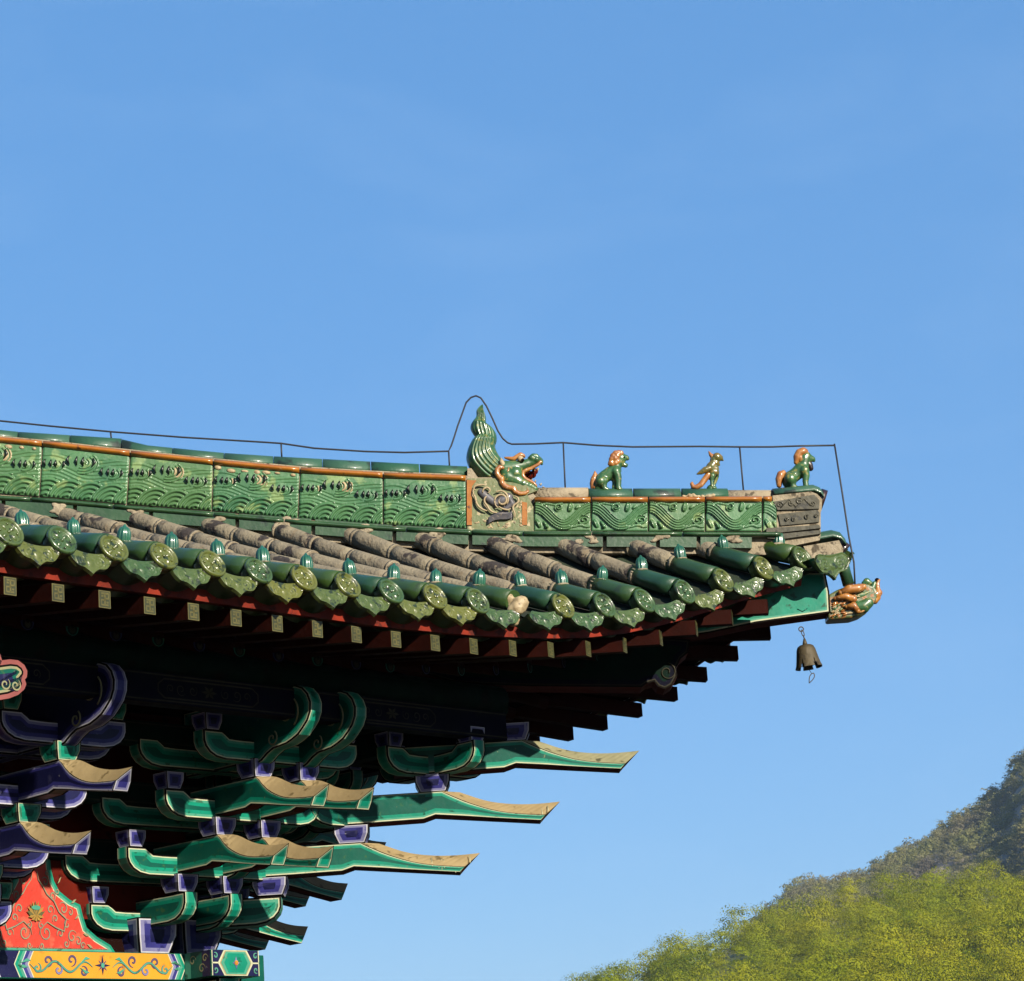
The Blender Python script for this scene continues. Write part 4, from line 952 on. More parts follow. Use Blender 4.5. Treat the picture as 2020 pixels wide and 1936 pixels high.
# end pedestal of carved grey blocks
def dboard(pix, hw, m, name, par, off=0, rg=None):
    pts = [dp(x, y, -hw + off) for x, y in pix]; l = [((p - O).dot(Dv), (p - O).z) for p in pts]; mb = MB()
    board(mb, l, lambda a, s, z: O + Dv * a + Mv * (s + off) + Z * z, -hw, hw, rg or [(0, m)], m); return mb.build(name, par)
ped = dboard([(1524, 978), (1600, 970), (1612, 975), (1622, 985), (1621, 1005), (1619, 1012), (1619, 1055), (1617, 1066), (1560, 1078), (1520, 1072), (1534, 1046), (1526, 1000)], RW + .0, 'mortar', 'end_pedestal', ridge)
for pix, hw in (([(1526, 990), (1606, 976), (1617, 988), (1616, 1004), (1534, 1006)], .120), ([(1535, 1015), (1612, 1006), (1617, 1012), (1616, 1030), (1540, 1037)], .116), ([(1512, 1042), (1616, 1036), (1619, 1042), (1530, 1052), (1512, 1050)], .128), ([(1512, 1056), (1618, 1046), (1619, 1053), (1540, 1064), (1514, 1062)], .125)):
    dboard(pix, hw, 'greystone', 'carved_block', ridge)
mb = MB()
for xs_, ys_, r, a0 in ((1538, 996, .020, 0), (1561, 994, .016, 2), (1577, 989, .022, 1), (1604, 993, .018, 3), (1552, 1025, .013, 0), (1566, 1024, .013, 2), (1592, 1020, .016, 1), (1610, 1018, .012, 0)):
    c = dp(xs_, ys_, -.122); mb.tube([c + Dv * x + Z * z for x, z in spiral(0, 0, r, 1.2, a0)], .0042, 'greystone', 6)
mb.tube([dp(x, y, -.122) for x, y in ((1540, 1002), (1556, 985), (1570, 1000), (1586, 984), (1600, 998))], .004, 'greystone', 6)
mb.build('carved_scroll', ridge)
# top cap of pedestal with round dark end
mb = MB(); n = 12
def half_tube(mb, pts, r, h, m, endm, wide=1.0):
    A = []
    for p in pts: A.append([p - Mv * (r * math.cos(math.pi * k / n)) + Z * (h * math.sin(math.pi * k / n)) for k in range(n + 1)])
    mb.grid(A, m, True); mb.add(A[0], [list(range(n + 1))], endm); mb.add(A[-1], [list(range(n + 1))], endm); mb.grid([[r_[0] for r_ in A], [r_[-1] for r_ in A]], m, False)
half_tube(mb, [dp(1524, 983, 0), dp(1570, 978, 0), dp(1603, 975, 0), dp(1616, 980, 0), dp(1622, 988, 0)], .085, .055, 'glaze_ridge', 'darkglaze')
mb.tube([dp(1614, 985, 0), dp(1626, 989, 0)], .068, 'darkglaze', 20)
mb.build('pedestal_cap', ridge)
# corner cover tile sloping down beyond the pedestal, mortar and steep last tile
mb = MB(); half_tube(mb, [dp(1540, 1086, 0), dp(1600, 1073, 0), dp(1640, 1066, 0), dp(1656, 1070, 0), dp(1666, 1082, 0)], .088, .060, 'glaze_ridge', 'darkglaze')
mb.tube([dp(1658, 1082, -.02), dp(1667, 1089, -.02)], .052, 'darkglaze', 22)
mb.build('corner_cover_tile', ridge)
dboard([(1585, 1078), (1655, 1066), (1664, 1084), (1660, 1100), (1632, 1112), (1600, 1108)], .085, 'mortar', 'corner_mortar', ridge)
mb = MB(); mb.tube([dp(1652, 1084, -.02), dp(1662, 1112, -.03), dp(1674, 1154, -.03)], [.036, .036, .036], 'glaze', 14, up=Mv)
mb.build('steep_cover_tile', ridge)

# ---- corner beams
def dprof(pix, hw): 
    return [((p - O).dot(Dv), (p - O).z) for p in [dp(x, y, -hw) for x, y in pix]]
mb = MB(); hw = .085
poly = dprof([(1040, 1240), (1200, 1262), (1300, 1264), (1400, 1249), (1493, 1229), (1638, 1209), (1636, 1168), (1628, 1128), (1590, 1128), (1500, 1165), (1300, 1190), (1040, 1180)], hw)
board(mb, poly, FRD, -hw, hw, [(.010, 'black'), (.008, 'line'), (.010, 'g_light'), (0, 'g_mid')], 'redwood')
cbm = mb.build('upper_corner_beam', temple)
mb = MB(); c = dp(1583, 1203, -hw - .002)
for sg in (-1, 1): mb.tube([c + Dv * (sg * .03) + Z * .006, c + Dv * (sg * .012) - Z * .004, c - Z * .012], .0025, 'g_dark', 4)
mb.build('painted_mark', cbm)
mb = MB(); hw = .10
poly = dprof([(700, 1290), (900, 1348), (1040, 1354), (1266, 1356), (1275, 1349), (1290, 1345), (1298, 1355), (1312, 1360), (1326, 1352), (1336, 1334), (1334, 1318), (1343, 1300), (1357, 1288), (1362, 1262), (1040, 1240), (700, 1230)], hw)
board(mb, poly, FRD, -hw, hw, [(.010, 'black'), (.006, 'shade_line'), (.025, 'shade_blue'), (0, 'shade_green')], 'redwood')
lcb = mb.build('lower_corner_beam', temple)
mb = MB(); c = dp(1316, 1326, -hw - .004); mb.tube([c + Dv * x + Z * z for x, z in spiral(0, 0, .055, 1.3, 1.4, -1, 30, .2)], .004, 'shade_line', 6); mb.build('carved_curl', lcb)

# ------------------------------------------------------------------ glazed ridge figures (each sits on the ridge)
def figure(name, base_px, label, cat, group=None):
    return thing(name, dp(base_px[0], base_px[1], 0), label, cat, group)
class Z4:
    g = 1.3   # picture coordinates of an enlarged detail -> hip plane, with a sideways offset
    def __init__(s, ox, oy, k): s.ox, s.oy, s.k = ox, oy, k
    def __call__(s, x, y, off=0.0): return dp(s.ox + x / s.k, s.oy + y / s.k, off)
    def r(s, px): return px / s.k * .00296 * s.g
def chain(mb, z, pts, m, off=0.0, sq=1.0, n=12):
    P = [z(p[0], p[1], off + (p[3] if len(p) > 3 else 0)) for p in pts]; R = [z.r(p[2]) for p in pts]
    mb.tube(P, R, m, n)
    for p, r in ((P[0], R[0]), (P[-1], R[-1])): mb.sph(p, r, m, 12, 8)
    for p, r in zip(P[1:-1], R[1:-1]): mb.sph(p, r * .99, m, 10, 6)
def ball(mb, z, x, y, r, m, off=0.0): mb.sph(z(x, y, off), z.r(r), m, 12, 8)

# --- dragon ornament
zd = Z4(900, 780, 6.707); zd.g = 1.16
drg = figure('ridge_dragon', (985, 1046), 'large green glazed dragon head with open jaws and tall flame-shaped tail on its cloud block', 'dragon ornament')
def edge_sweep(Lp, Rp, thick, ribs, amp, m, name, par, taper=None):
    """body whose front and back are ribbed lengthwise, given left and right outlines"""
    nS = 46; L = resample(Lp, nS); R_ = resample(Rp, nS); K = 44; rows = []
    for i in range(nS):
        a, b = zd(*L[i]), zd(*R_[i]); wd = (b - a).length; row = []
        tk = min(thick, wd * .55) * (taper(i / (nS - 1)) if taper else 1)
        for side in (-1, 1):
            rng = range(K + 1) if side == -1 else range(K - 1, 0, -1)
            for k in rng:
                t = k / K; q = 2 * t - 1; h = tk * (1 - abs(q) ** 3.0) ** .6 + amp * (abs(math.sin(math.pi * ribs * t)) ** .7 - .5) * (1 - q ** 4)
                row.append(a.lerp(b, t) + Mv * (side * max(h, .001)))
        rows.append(row)
    mb = MB(); mb.grid(rows, m, True, True); mb.add(rows[0], [list(range(len(rows[0])))], m); mb.add(rows[-1], [list(range(len(rows[-1])))], m)
    return mb.build(name, par)
def resample(P, n):
    P = np.array(P, float); d = np.r_[0, np.cumsum(np.hypot(*np.diff(P, axis=0).T))]; t = np.linspace(0, d[-1], n)
    # smooth (Catmull-like) by double interpolation
    x = np.interp(t, d, P[:, 0]); y = np.interp(t, d, P[:, 1]); k = np.array([1, 2, 3, 2, 1]) / 9
    xs = np.convolve(np.pad(x, 2, 'edge'), k, 'valid'); ys = np.convolve(np.pad(y, 2, 'edge'), k, 'valid'); xs[0], ys[0], xs[-1], ys[-1] = x[0], y[0], x[-1], y[-1]
    return list(zip(xs, ys))
edge_sweep([(600, 1255), (470, 1215), (360, 1160), (250, 1060), (165, 960), (130, 860), (135, 780), (160, 690), (200, 610), (248, 548), (300, 520)],
           [(640, 900), (600, 850), (580, 815), (560, 790), (540, 755), (522, 715), (515, 680), (518, 640), (525, 600), (520, 560), (500, 530)], .085, 8, .011, 'green_fig', 'dragon_tail', drg)
edge_sweep([(270, 560), (225, 520), (192, 470), (184, 420), (200, 370), (235, 325), (265, 290), (268, 250), (262, 215), (280, 180), (305, 150), (345, 122)],
           [(500, 690), (528, 640), (540, 580), (528, 510), (490, 450), (440, 415), (395, 385), (392, 330), (395, 290), (372, 230), (360, 190), (352, 128)], .068, 6, .010, 'green_fig', 'flame_tip', drg)
zd.g = 1.3
mb = MB()
for off in (-.065, .065):
    chain(mb, zd, [(640, 980, 90), (760, 960, 80), (880, 930, 62), (990, 890, 48), (1085, 865, 42)], 'green_fig', off)
    chain(mb, zd, [(680, 1090, 90), (780, 1120, 78), (880, 1180, 62), (970, 1215, 50), (1040, 1240, 36)], 'green_fig', off * 1.15)
    for p in ((780, 1040, 80), (885, 1175, 58), (965, 1205, 46), (1010, 1215, 34), (1060, 850, 34), (1000, 830, 38)): ball(mb, zd, *p, 'green_fig', off * 1.25)
chain(mb, zd, [(640, 1010, 120), (760, 1040, 110), (820, 1100, 80)], 'green_fig', 0)
chain(mb, zd, [(985, 850, 40), (1020, 810, 36), (1060, 808, 30)], 'green_fig', 0); chain(mb, zd, [(1095, 850, 34), (1125, 870, 26), (1128, 905, 20)], 'green_fig', 0)
mb.build('dragon_head', drg, remesh=.006)
mb = MB()
for off in (-.085, .085):
    chain(mb, zd, [(1115, 880, 17), (1085, 915, 19), (1040, 940, 20), (985, 970, 20), (930, 990, 22), (885, 1015, 23), (875, 1060, 24), (905, 1100, 22), (960, 1130, 20), (1030, 1165, 17), (1060, 1200, 14)], 'orange_fig', off)
mb.build('lip', drg, remesh=.005)
mb = MB()
for p in ((930, 1050, 45), (970, 1060, 48), (1010, 1050, 40), (1040, 1010, 34)): ball(mb, zd, *p, 'redwood', 0)
mb.build('open_mouth', drg)
for x, y, dx, dy, r in ((1080, 965, 0, 46, 13), (1040, 975, -4, 34, 10), (1045, 1150, 8, -34, 10), (1110, 1190, 22, -30, 14), (1140, 1215, 36, 6, 11), (1000, 1130, 4, -26, 9)):
    for off in (-.06, .06): mb = MB(); mb.tube([zd(x, y, off), zd(x + dx, y + dy, off)], [zd.r(r), .001], 'cream', 8); mb.build('tooth', drg)
mb = MB()
for off in (-.07, .07):
    chain(mb, zd, [(640, 825, 12), (700, 838, 22), (760, 845, 28), (810, 810, 28), (850, 788, 30), (890, 800, 22), (905, 820, 12)], 'orange_fig', off)
mb.build('brow', drg, remesh=.006)
for off in (-.095, .095):
    mb = MB(); ball(mb, zd, 850, 845, 36, 'cream', off); e = mb.build('eye', drg); mb = MB(); ball(mb, zd, 880, 858, 19, 'black', off * 1.18); mb.build('pupil', e)
    mb = MB(); chain(mb, zd, [(592, 830, 8), (600, 880, 26), (625, 930, 34), (655, 975, 24)], 'cream', off); mb.build('ear', drg, remesh=.006)
mb = MB()
for off in (-.085, .085):
    chain(mb, zd, [(620, 960, 20), (575, 950, 28), (540, 985, 30), (540, 1040, 32), (570, 1090, 32), (600, 1110, 36), (600, 1160, 30), (640, 1205, 34), (700, 1225, 30), (760, 1235, 32), (775, 1275, 30), (840, 1305, 28), (910, 1300, 24), (950, 1270, 18)], 'orange_fig', off * 1.3)
    chain(mb, zd, [(700, 940, 8), (690, 1000, 14), (640, 1060, 14)], 'orange_fig', off * 1.3)
mb.build('mane', drg, remesh=.006)
zd.g = 1.1
def dslab(pix, hw, m, name, par, rg=None, off=0):
    pts = [dp(x, y, -hw + off) for x, y in pix]; l = [((p - O).dot(Dv), (p - O).z) for p in pts]; mb = MB()
    board(mb, l, lambda a, s, z: O + Dv * a + Mv * (s + off) + Z * z, -hw, hw, rg or [(0, m)], m); return mb.build(name, par)
blk = dslab([(922, 944), (922, 1048), (1053, 1050), (1052, 1000), (1040, 976), (1060, 968), (1010, 944)], .108, 'pale_body', 'cloud_block', drg)
dslab([(921, 947), (921, 1036), (931, 1036), (931, 960), (940, 948)], .116, 'orange', 'orange_edge', drg)
dslab([(1030, 990), (1030, 1036), (1040, 1036), (1040, 992)], .113, 'orange', 'orange_edge', drg)
dslab([(922, 924), (922, 947), (944, 944), (930, 924)], .09, 'mortar', 'mortar_patch', drg)
mb = MB()
f = -.112
chain(mb, zd, [(330, 1290, 55), (420, 1370, 60), (520, 1440, 62), (600, 1400, 75), (690, 1360, 70), (740, 1440, 50), (640, 1520, 40)], 'greyfig', f + .012)
chain(mb, zd, [(420, 1650, 20), (500, 1600, 40), (600, 1590, 50), (700, 1600, 50), (720, 1640, 30)], 'greyfig', f + .012)
mb.build('grey_cloud', blk, remesh=.006)
mb = MB()
def ctube(pts, r): mb.tube([zd(x, y, f - .016) for x, y in pts], [zd.r(r) * (1 - .5 * abs(2 * i / (len(pts) - 1) - 1) ** 2) for i in range(len(pts))], 'cream', 8)
ctube(resample([(250, 1260), (225, 1240), (235, 1205), (290, 1190), (350, 1180), (390, 1195)], 16), 14)
ctube(resample([(225, 1240), (220, 1300), (255, 1350), (260, 1420), (300, 1480), (360, 1520), (410, 1530)], 20), 15)
ctube(resample([(350, 1290), (350, 1250), (400, 1215), (445, 1240), (445, 1285), (415, 1290)], 20), 14)
ctube(resample([(400, 1340), (370, 1360), (370, 1420), (410, 1460), (430, 1510), (480, 1550), (540, 1555)], 20), 15)
ctube(resample([(520, 1280), (580, 1260), (640, 1280), (680, 1330), (690, 1400), (670, 1440)], 20), 14)
ctube([(600 + r * math.cos(a), 1395 + r * math.sin(a)) for r, a in zip(np.linspace(105, 22, 34), np.linspace(2.0, 2.0 + 8.6, 34))], 15)
ctube(resample([(760, 1330), (820, 1350), (830, 1410), (790, 1440), (760, 1450), (740, 1500), (780, 1560), (770, 1620)], 20), 14)
ctube(resample([(560, 1470), (600, 1500), (680, 1520), (720, 1500)], 14), 12)
mb.build('cream_cloud_line', blk)
mb = MB()
for k in range(5): mb.tube([zd(x, y + k * 16, f - .014) for x, y in resample([(420, 1630), (500, 1580), (600, 1570), (690, 1575), (740, 1540)], 16)], .0035, 'greyfig', 6)
mb.build('cloud_tail', blk)
mb = MB(); random.seed(5)
for q in range(26):
    x, y = random.uniform(250, 900), random.uniform(1640, 1760); mb.ell(zd(x, y, -.107), Dv * random.uniform(.005, .016), Z * random.uniform(.004, .010), Mv * .005, random.choice(['cream', 'cream', 'mortar']), 7, 5)
for q in range(14):
    x, y = random.uniform(810, 900), random.uniform(1400, 1700); mb.ell(zd(x, y, -.107), Dv * random.uniform(.005, .010), Z * random.uniform(.006, .012), Mv * .005, 'cream', 7, 5)
mb.build('chipped_glaze', blk)

# --- seated lion (left)
z6 = Z4(1140, 870, 6.125); z6.g = 1.42
li = figure('ridge_lion', (1205, 966), 'small green glazed lion with curly orange mane and open mouth sitting on the ridge', 'lion ornament', 'glazed animals sitting on the ridge')
mb = MB()
chain(mb, z6, [(245, 545, 52), (270, 480, 58), (330, 430, 58), (400, 385, 62), (450, 350, 60), (465, 300, 48), (500, 240, 50)], 'green_fig', 0)
for off in (-.03, .03):
    chain(mb, z6, [(460, 370, 42), (485, 440, 34), (490, 510, 27), (488, 570, 26), (505, 585, 26)], 'green_fig', off if off < 0 else off)
    chain(mb, z6, [(275, 490, 50), (325, 480, 34), (315, 540, 26), (320, 580, 24), (355, 588, 20)], 'green_fig', off)
    chain(mb, z6, [(440, 430, 26), (440, 520, 20), (435, 585, 20)], 'green_fig', off * .2)
chain(mb, z6, [(515, 215, 52), (550, 205, 36), (585, 205, 26), (600, 215, 18)], 'green_fig', 0)
chain(mb, z6, [(515, 255, 36), (550, 285, 24), (575, 298, 22), (590, 290, 14)], 'green_fig', 0)
ball(mb, z6, 545, 175, 20, 'green_fig', -.012); ball(mb, z6, 580, 185, 14, 'green_fig', 0)
mb.build('lion_body', li, remesh=.0045)
mb = MB()
for x, y, r in ((490, 150, 30), (455, 155, 30), (425, 185, 30), (410, 225, 30), (400, 265, 28), (420, 285, 26), (455, 270, 30), (450, 215, 36), (470, 185, 36), (520, 150, 26), (385, 280, 20), (480, 250, 28)):
    for off in (-.022, .022): ball(mb, z6, x, y, r, 'orange_fig', off)
mb.build('mane', li, remesh=.004)
mb = MB(); chain(mb, z6, [(175, 575, 20), (180, 520, 30), (195, 460, 32), (210, 410, 22), (205, 370, 8)], 'orange_fig', 0); chain(mb, z6, [(200, 560, 18), (235, 500, 16)], 'orange_fig', -.012); mb.build('tail', li, remesh=.0045)
mb = MB(); ball(mb, z6, 560, 200, 8, 'black', -.028); mb.build('eye', li)
# --- phoenix (middle)
ph = figure('ridge_phoenix', (1405, 966), 'small orange and olive glazed phoenix with crest, wing and long tail standing on green legs', 'bird ornament', 'glazed animals sitting on the ridge')
mb = MB()
chain(mb, z6, [(1640, 270, 34), (1610, 310, 44), (1600, 360, 56), (1610, 400, 50), (1600, 430, 34)], 'olive_fig', 0); chain(mb, z6, [(1650, 380, 46), (1660, 340, 36)], 'green_fig', 0)
for off in (-.038, .038): chain(mb, z6, [(1590, 330, 26, 0), (1540, 350, 30), (1490, 380, 22), (1440, 402, 8)], 'olive_fig', off)
chain(mb, z6, [(1680, 200, 44), (1720, 205, 28), (1755, 238, 8)], 'olive_fig', 0); chain(mb, z6, [(1680, 250, 26), (1700, 285, 14), (1712, 293, 8)], 'green_fig', 0)
chain(mb, z6, [(1660, 270, 34), (1625, 280, 32), (1640, 230, 34)], 'orange_fig', 0)
mb.build('phoenix_body', ph, remesh=.0042)
mb = MB(); chain(mb, z6, [(1582, 128, 6), (1600, 165, 16), (1630, 205, 22), (1660, 200, 20)], 'orange_fig', 0); chain(mb, z6, [(1620, 160, 5), (1660, 180, 14), (1700, 165, 10)], 'orange_fig', 0); mb.build('crest', ph, remesh=.0035)
mb = MB()
for off in (-.015, .015): chain(mb, z6, [(1575, 410, 28), (1530, 470, 28), (1480, 535, 26), (1430, 560, 24), (1390, 555, 22), (1375, 520, 18), (1385, 500, 8)], 'orange_fig', off)
mb.build('tail', ph, remesh=.0045)
for off, dx in ((-.02, 0), (.02, 48)):
    mb = MB(); chain(mb, z6, [(1625 + dx, 420, 26), (1615 + dx, 480, 17), (1620 + dx * .4, 545, 15), (1640 + dx * .3, 570, 20)], 'green_fig', off); mb.build('leg', ph, remesh=.0045)
mb = MB()
for x, y, r in ((1400, 585, 30), (1610, 585, 42)): ball(mb, z6, x, y, r, 'green_fig', 0)
mb.build('foot_mound', ph)
# --- horned beast (right)
z3 = Z4(1260, 840, 3.611); z3.g = 1.5
lb = figure('ridge_beast', (1575, 970), 'small green glazed horned beast with orange crest and spiny back on the end pedestal', 'beast ornament', 'glazed animals sitting on the ridge')
mb = MB()
chain(mb, z3, [(1070, 405, 34), (1085, 370, 36), (1120, 345, 34), (1160, 315, 40), (1175, 275, 30), (1180, 235, 32)], 'green_fig', 0)
for off in (-.032, .032):
    chain(mb, z3, [(1180, 320, 26), (1192, 360, 19), (1188, 400, 15), (1192, 432, 15), (1204, 438, 12)], 'green_fig', off)
    chain(mb, z3, [(1080, 380, 32), (1105, 378, 20), (1100, 410, 15), (1098, 434, 15), (1118, 440, 12)], 'green_fig', off)
chain(mb, z3, [(1190, 225, 30), (1215, 235, 22), (1240, 238, 14), (1248, 250, 8)], 'green_fig', 0)
mb.build('beast_body', lb, remesh=.0045)
mb = MB(); chain(mb, z3, [(1200, 265, 20), (1218, 285, 18), (1226, 305, 14), (1222, 318, 6)], 'darkglaze', 0); mb.build('beard', lb, remesh=.004)
mb = MB()
for pts in ([(1120, 262, 12), (1128, 225, 20), (1145, 195, 22), (1170, 185, 22)], [(1160, 190, 16), (1175, 172, 13), (1190, 180, 12), (1205, 205, 8)], [(1150, 230, 18), (1160, 250, 14)]):
    for off in (-.016, .016): chain(mb, z3, pts, 'orange_fig', off)
mb.build('crest', lb, remesh=.004)
mb = MB()
for k in range(6): x, y = 1128 - k * 12, 288 + k * 12; mb.tube([z3(x, y + 14), z3(x - 4, y - 12)], [.011, .001], 'orange_fig', 7)
mb.build('back_spine', lb)
mb = MB(); chain(mb, z3, [(1000, 425, 14), (1000, 385, 20), (1012, 350, 21), (1030, 335, 14)], 'orange_fig', 0); mb.build('tail', lb, remesh=.0045)
mb = MB(); ball(mb, z3, 1205, 215, 6, 'black', -.022); mb.build('eye', lb)

# --- dragon head sleeve at the beam end
dh = figure('beam_end_dragon', (1640, 1210), 'orange and green glazed dragon head sleeve capping the end of the corner beam', 'dragon ornament')
pts_ = [(1633, 1174), (1652, 1163), (1672, 1156), (1695, 1150), (1712, 1152), (1726, 1158), (1733, 1170), (1728, 1186), (1714, 1202), (1698, 1213), (1680, 1219), (1634, 1222)]
mb = MB(); l_ = [((p - O).dot(Dv), (p - O).z) for p in [dp(x, y, -.08) for x, y in pts_]]
board(mb, l_, FRD, -.08, .08, [(0, 'sleeve_glaze')], 'sleeve_glaze')
sv = mb.build('sleeve', dh); bv = sv.modifiers.new('round', 'BEVEL'); bv.width = .014; bv.segments = 3
mb = MB(); random.seed(9)
for a in range(46):
    x = random.uniform(1385, 1600); y = random.uniform(1210, 1360) - (x - 1385) * .16; off = -.084
    mb.ell(z3(x, y, off), (Dv * .9 + Z * random.uniform(-.1, .6)) * .024, (Z * .8) * .009, Mv * .009, random.choice(['orange_fig', 'cream', 'orange_fig', 'sleeve_glaze', 'green_fig']), 8, 5)
for off in (-.10, .10):
    for pts in ([(1440, 1190, 16), (1500, 1165, 22), (1560, 1160, 22), (1600, 1150, 16)], [(1400, 1230, 10), (1470, 1215, 18), (1530, 1235, 18)], [(1480, 1290, 10), (1530, 1280, 18), (1560, 1320, 14)]): chain(mb, z3, pts, 'orange_fig', off)
mb.build('scale', dh)
mb = MB()
for off in (-.06, .06):
    chain(mb, z3, [(1540, 1235, 20), (1555, 1215, 22), (1600, 1205, 20), (1640, 1185, 18), (1670, 1150, 14), (1680, 1120, 10)], 'green_fig', off)
    chain(mb, z3, [(1560, 1290, 30), (1600, 1290, 34), (1635, 1260, 28)], 'green_fig', off)
    chain(mb, z3, [(1605, 1125, 14), (1625, 1112, 20), (1648, 1125, 16), (1640, 1145, 10)], 'green_fig', off * .4)
mb.build('dragon_face', dh, remesh=.005)
mb = MB()
for off in (-.05, .05):
    chain(mb, z3, [(1620, 1235, 14), (1650, 1215, 22), (1690, 1205, 24), (1712, 1190, 18), (1700, 1160, 14), (1700, 1130, 11), (1708, 1105, 7), (1718, 1095, 4)], 'orange_fig', off * (1 if off < 0 else 1))
    chain(mb, z3, [(1640, 1250, 16), (1680, 1245, 20), (1705, 1225, 14)], 'orange_fig', off)
mb.build('snout', dh, remesh=.005)
mb = MB(); ball(mb, z3, 1698, 1102, 12, 'black', 0); mb.build('horn_knob', dh)

# ------------------------------------------------------------------ wind bell
zb_ = Z4(1260, 840, 3.611)
bell = thing('wind_bell', zb_(1175, 1440), 'weathered bronze wind bell with notched rim hanging from the corner beam', 'bell')
mb = MB()
c = zb_(1157, 1450); mb.tube([c + Dv * (.014 * math.cos(a)) + Z * (.014 * math.sin(a)) for a in np.linspace(0, 6.283, 17)], .0035, 'bronze', 6, False)
mb.build('hook', bell)
for (xa, ya, xb, yb) in ((1160, 1455, 1176, 1500), (1172, 1495, 1184, 1530)):
    a, b = zb_(xa, ya), zb_(xb, yb); d = (b - a); mid = (a + b) / 2; sd = d.cross(Mv).normalized() * .007 if xa < 1165 else Mv * .007
    mb = MB(); mb.tube([mid + d * .5 * math.sin(t) + sd * math.cos(t) for t in np.linspace(0, 6.283, 17)], .0028, 'bronze', 6, False); mb.build('chain_link', bell)
axt, axb = zb_(1184, 1560), zb_(1214, 1728); ax = (axb - axt).normalized(); Hh = (axb - axt).length; e1 = ax.cross(Vector((0, 1, 0))).normalized(); e2 = ax.cross(e1)
mb = MB(); mb.tube([zb_(1180, 1518), zb_(1182, 1540), axt + ax * .004], [.006, .012, .016], 'bronze', 10); mb.build('crown_loop', bell)
mb = MB(); n = 72
prof = [(.0, .012), (.004, .03), (.012, .041), (.03, .048), (.06, .053), (.09, .058), (.115, .063), (.135, .070)]
def bp(h, r, a, inn=0): return axt + ax * (h * Hh / .137) + (e1 * math.cos(a) + e2 * math.sin(a)) * (r * 1.18 - inn)
for inn in (0, .005):
    vs = [bp(h, r, 2 * math.pi * j / n, inn) for h, r in prof for j in range(n)]; fs = []
    for i in range(len(prof) - 1):
        for j in range(n):
            if i >= 5 and (j % 12) in (0,): continue
            if i >= 6 and (j % 12) in (11, 1): continue
            fs.append([i * n + j, i * n + (j + 1) % n, (i + 1) * n + (j + 1) % n, (i + 1) * n + j])
    mb.add(vs, fs, 'bronze', True)
mb.build('bell_body', bell, recalc=False)
mb = MB(); mb.tube([axt + ax * .02, axt + ax * (Hh * 1.1), zb_(1234, 1768)], .0018, 'wire', 5); mb.build('clapper_wire', bell)
mb = MB(); a, b = zb_(1246, 1762), zb_(1214, 1834); d = b - a; sd = d.cross(Mv).normalized()
mb.tube([a + d * t + sd * (.013 * math.sin(math.pi * t ** .7) * s) for s, rng in ((1, np.linspace(0, 1, 9)), (-1, np.linspace(1, 0, 9))) for t in rng], .003, 'bronze', 6)
mb.build('clapper', bell)

# ------------------------------------------------------------------ lightning wire
wire = thing('lightning_wire', dp(887, 922, 0), 'thin dark lightning conductor running above the ridge on short rods and looping over the dragon', 'wire')
path = [(-80, 823), (0, 830.6), (100, 841), (218, 852), (360, 863), (520, 872.7), (554.5, 875), (620, 884.6), (721, 891), (798, 893), (884.7, 890.5), (890, 880), (896, 862.5), (903, 840), (910, 821), (919.5, 794.6), (929, 784.5), (939, 781), (948.6, 785.5), (959.7, 801.5), (971, 825), (982, 850), (991.5, 865), (1001, 873.5), (1009.5, 876.5), (1054, 876), (1110.6, 873.5), (1178.5, 879), (1247.7, 882), (1380, 881), (1459.4, 882), (1523, 882), (1578.5, 880), (1646, 879)]
mb = MB(); mb.tube([dp(x, y, 0) for x, y in path], .0056, 'wire', 6); mb.tube([dp(x, y, 0) for x, y in ((1646, 876), (1661.5, 973), (1675, 1061.5), (1684.5, 1110), (1687, 1160))], .0056, 'wire', 6)
mb.build('conductor', wire)
for x0, y0, x1, y1 in ((218, 852, 220, 869), (554.5, 875, 556, 906), (885, 890, 887, 926), (1111, 873.5, 1116, 985), (1459, 882, 1468, 985)):
    mb = MB(); mb.tube([dp(x0, y0, 0), dp(x1, y1, 0)], .0056, 'wire', 6); mb.build('support_rod', wire)

# ------------------------------------------------------------------ ground
ORG = Vector((0, 0, 0))
mb = MB(); S = 2600; mb.add([(-S, -S, 0), (S, -S, 0), (S, S, 0), (-S, S, 0)], [[0, 1, 2, 3]], 'earth'); g_ = mb.build('ground', recalc=False); g_['kind'] = 'structure'
mb = MB(); mb.add([(-30, -14, .004), (24, -14, .004), (24, 11.6, .004), (-30, 11.6, .004)], [[0, 1, 2, 3]], 'flag'); g_ = mb.build('courtyard_paving', recalc=False); g_['kind'] = 'structure'
mb = MB(); P0 = [Vector(W(a, b, 0)) for a, b in ((-9, 1.3), (1.3, 1.3), (1.3, -9), (-9, -9))]
mb.hexa([Vector((p.x, p.y, .008)) for p in P0] + [Vector((p.x, p.y, .45)) for p in P0], 'greystone'); pl = mb.build('stone_terrace'); pl['kind'] = 'structure'
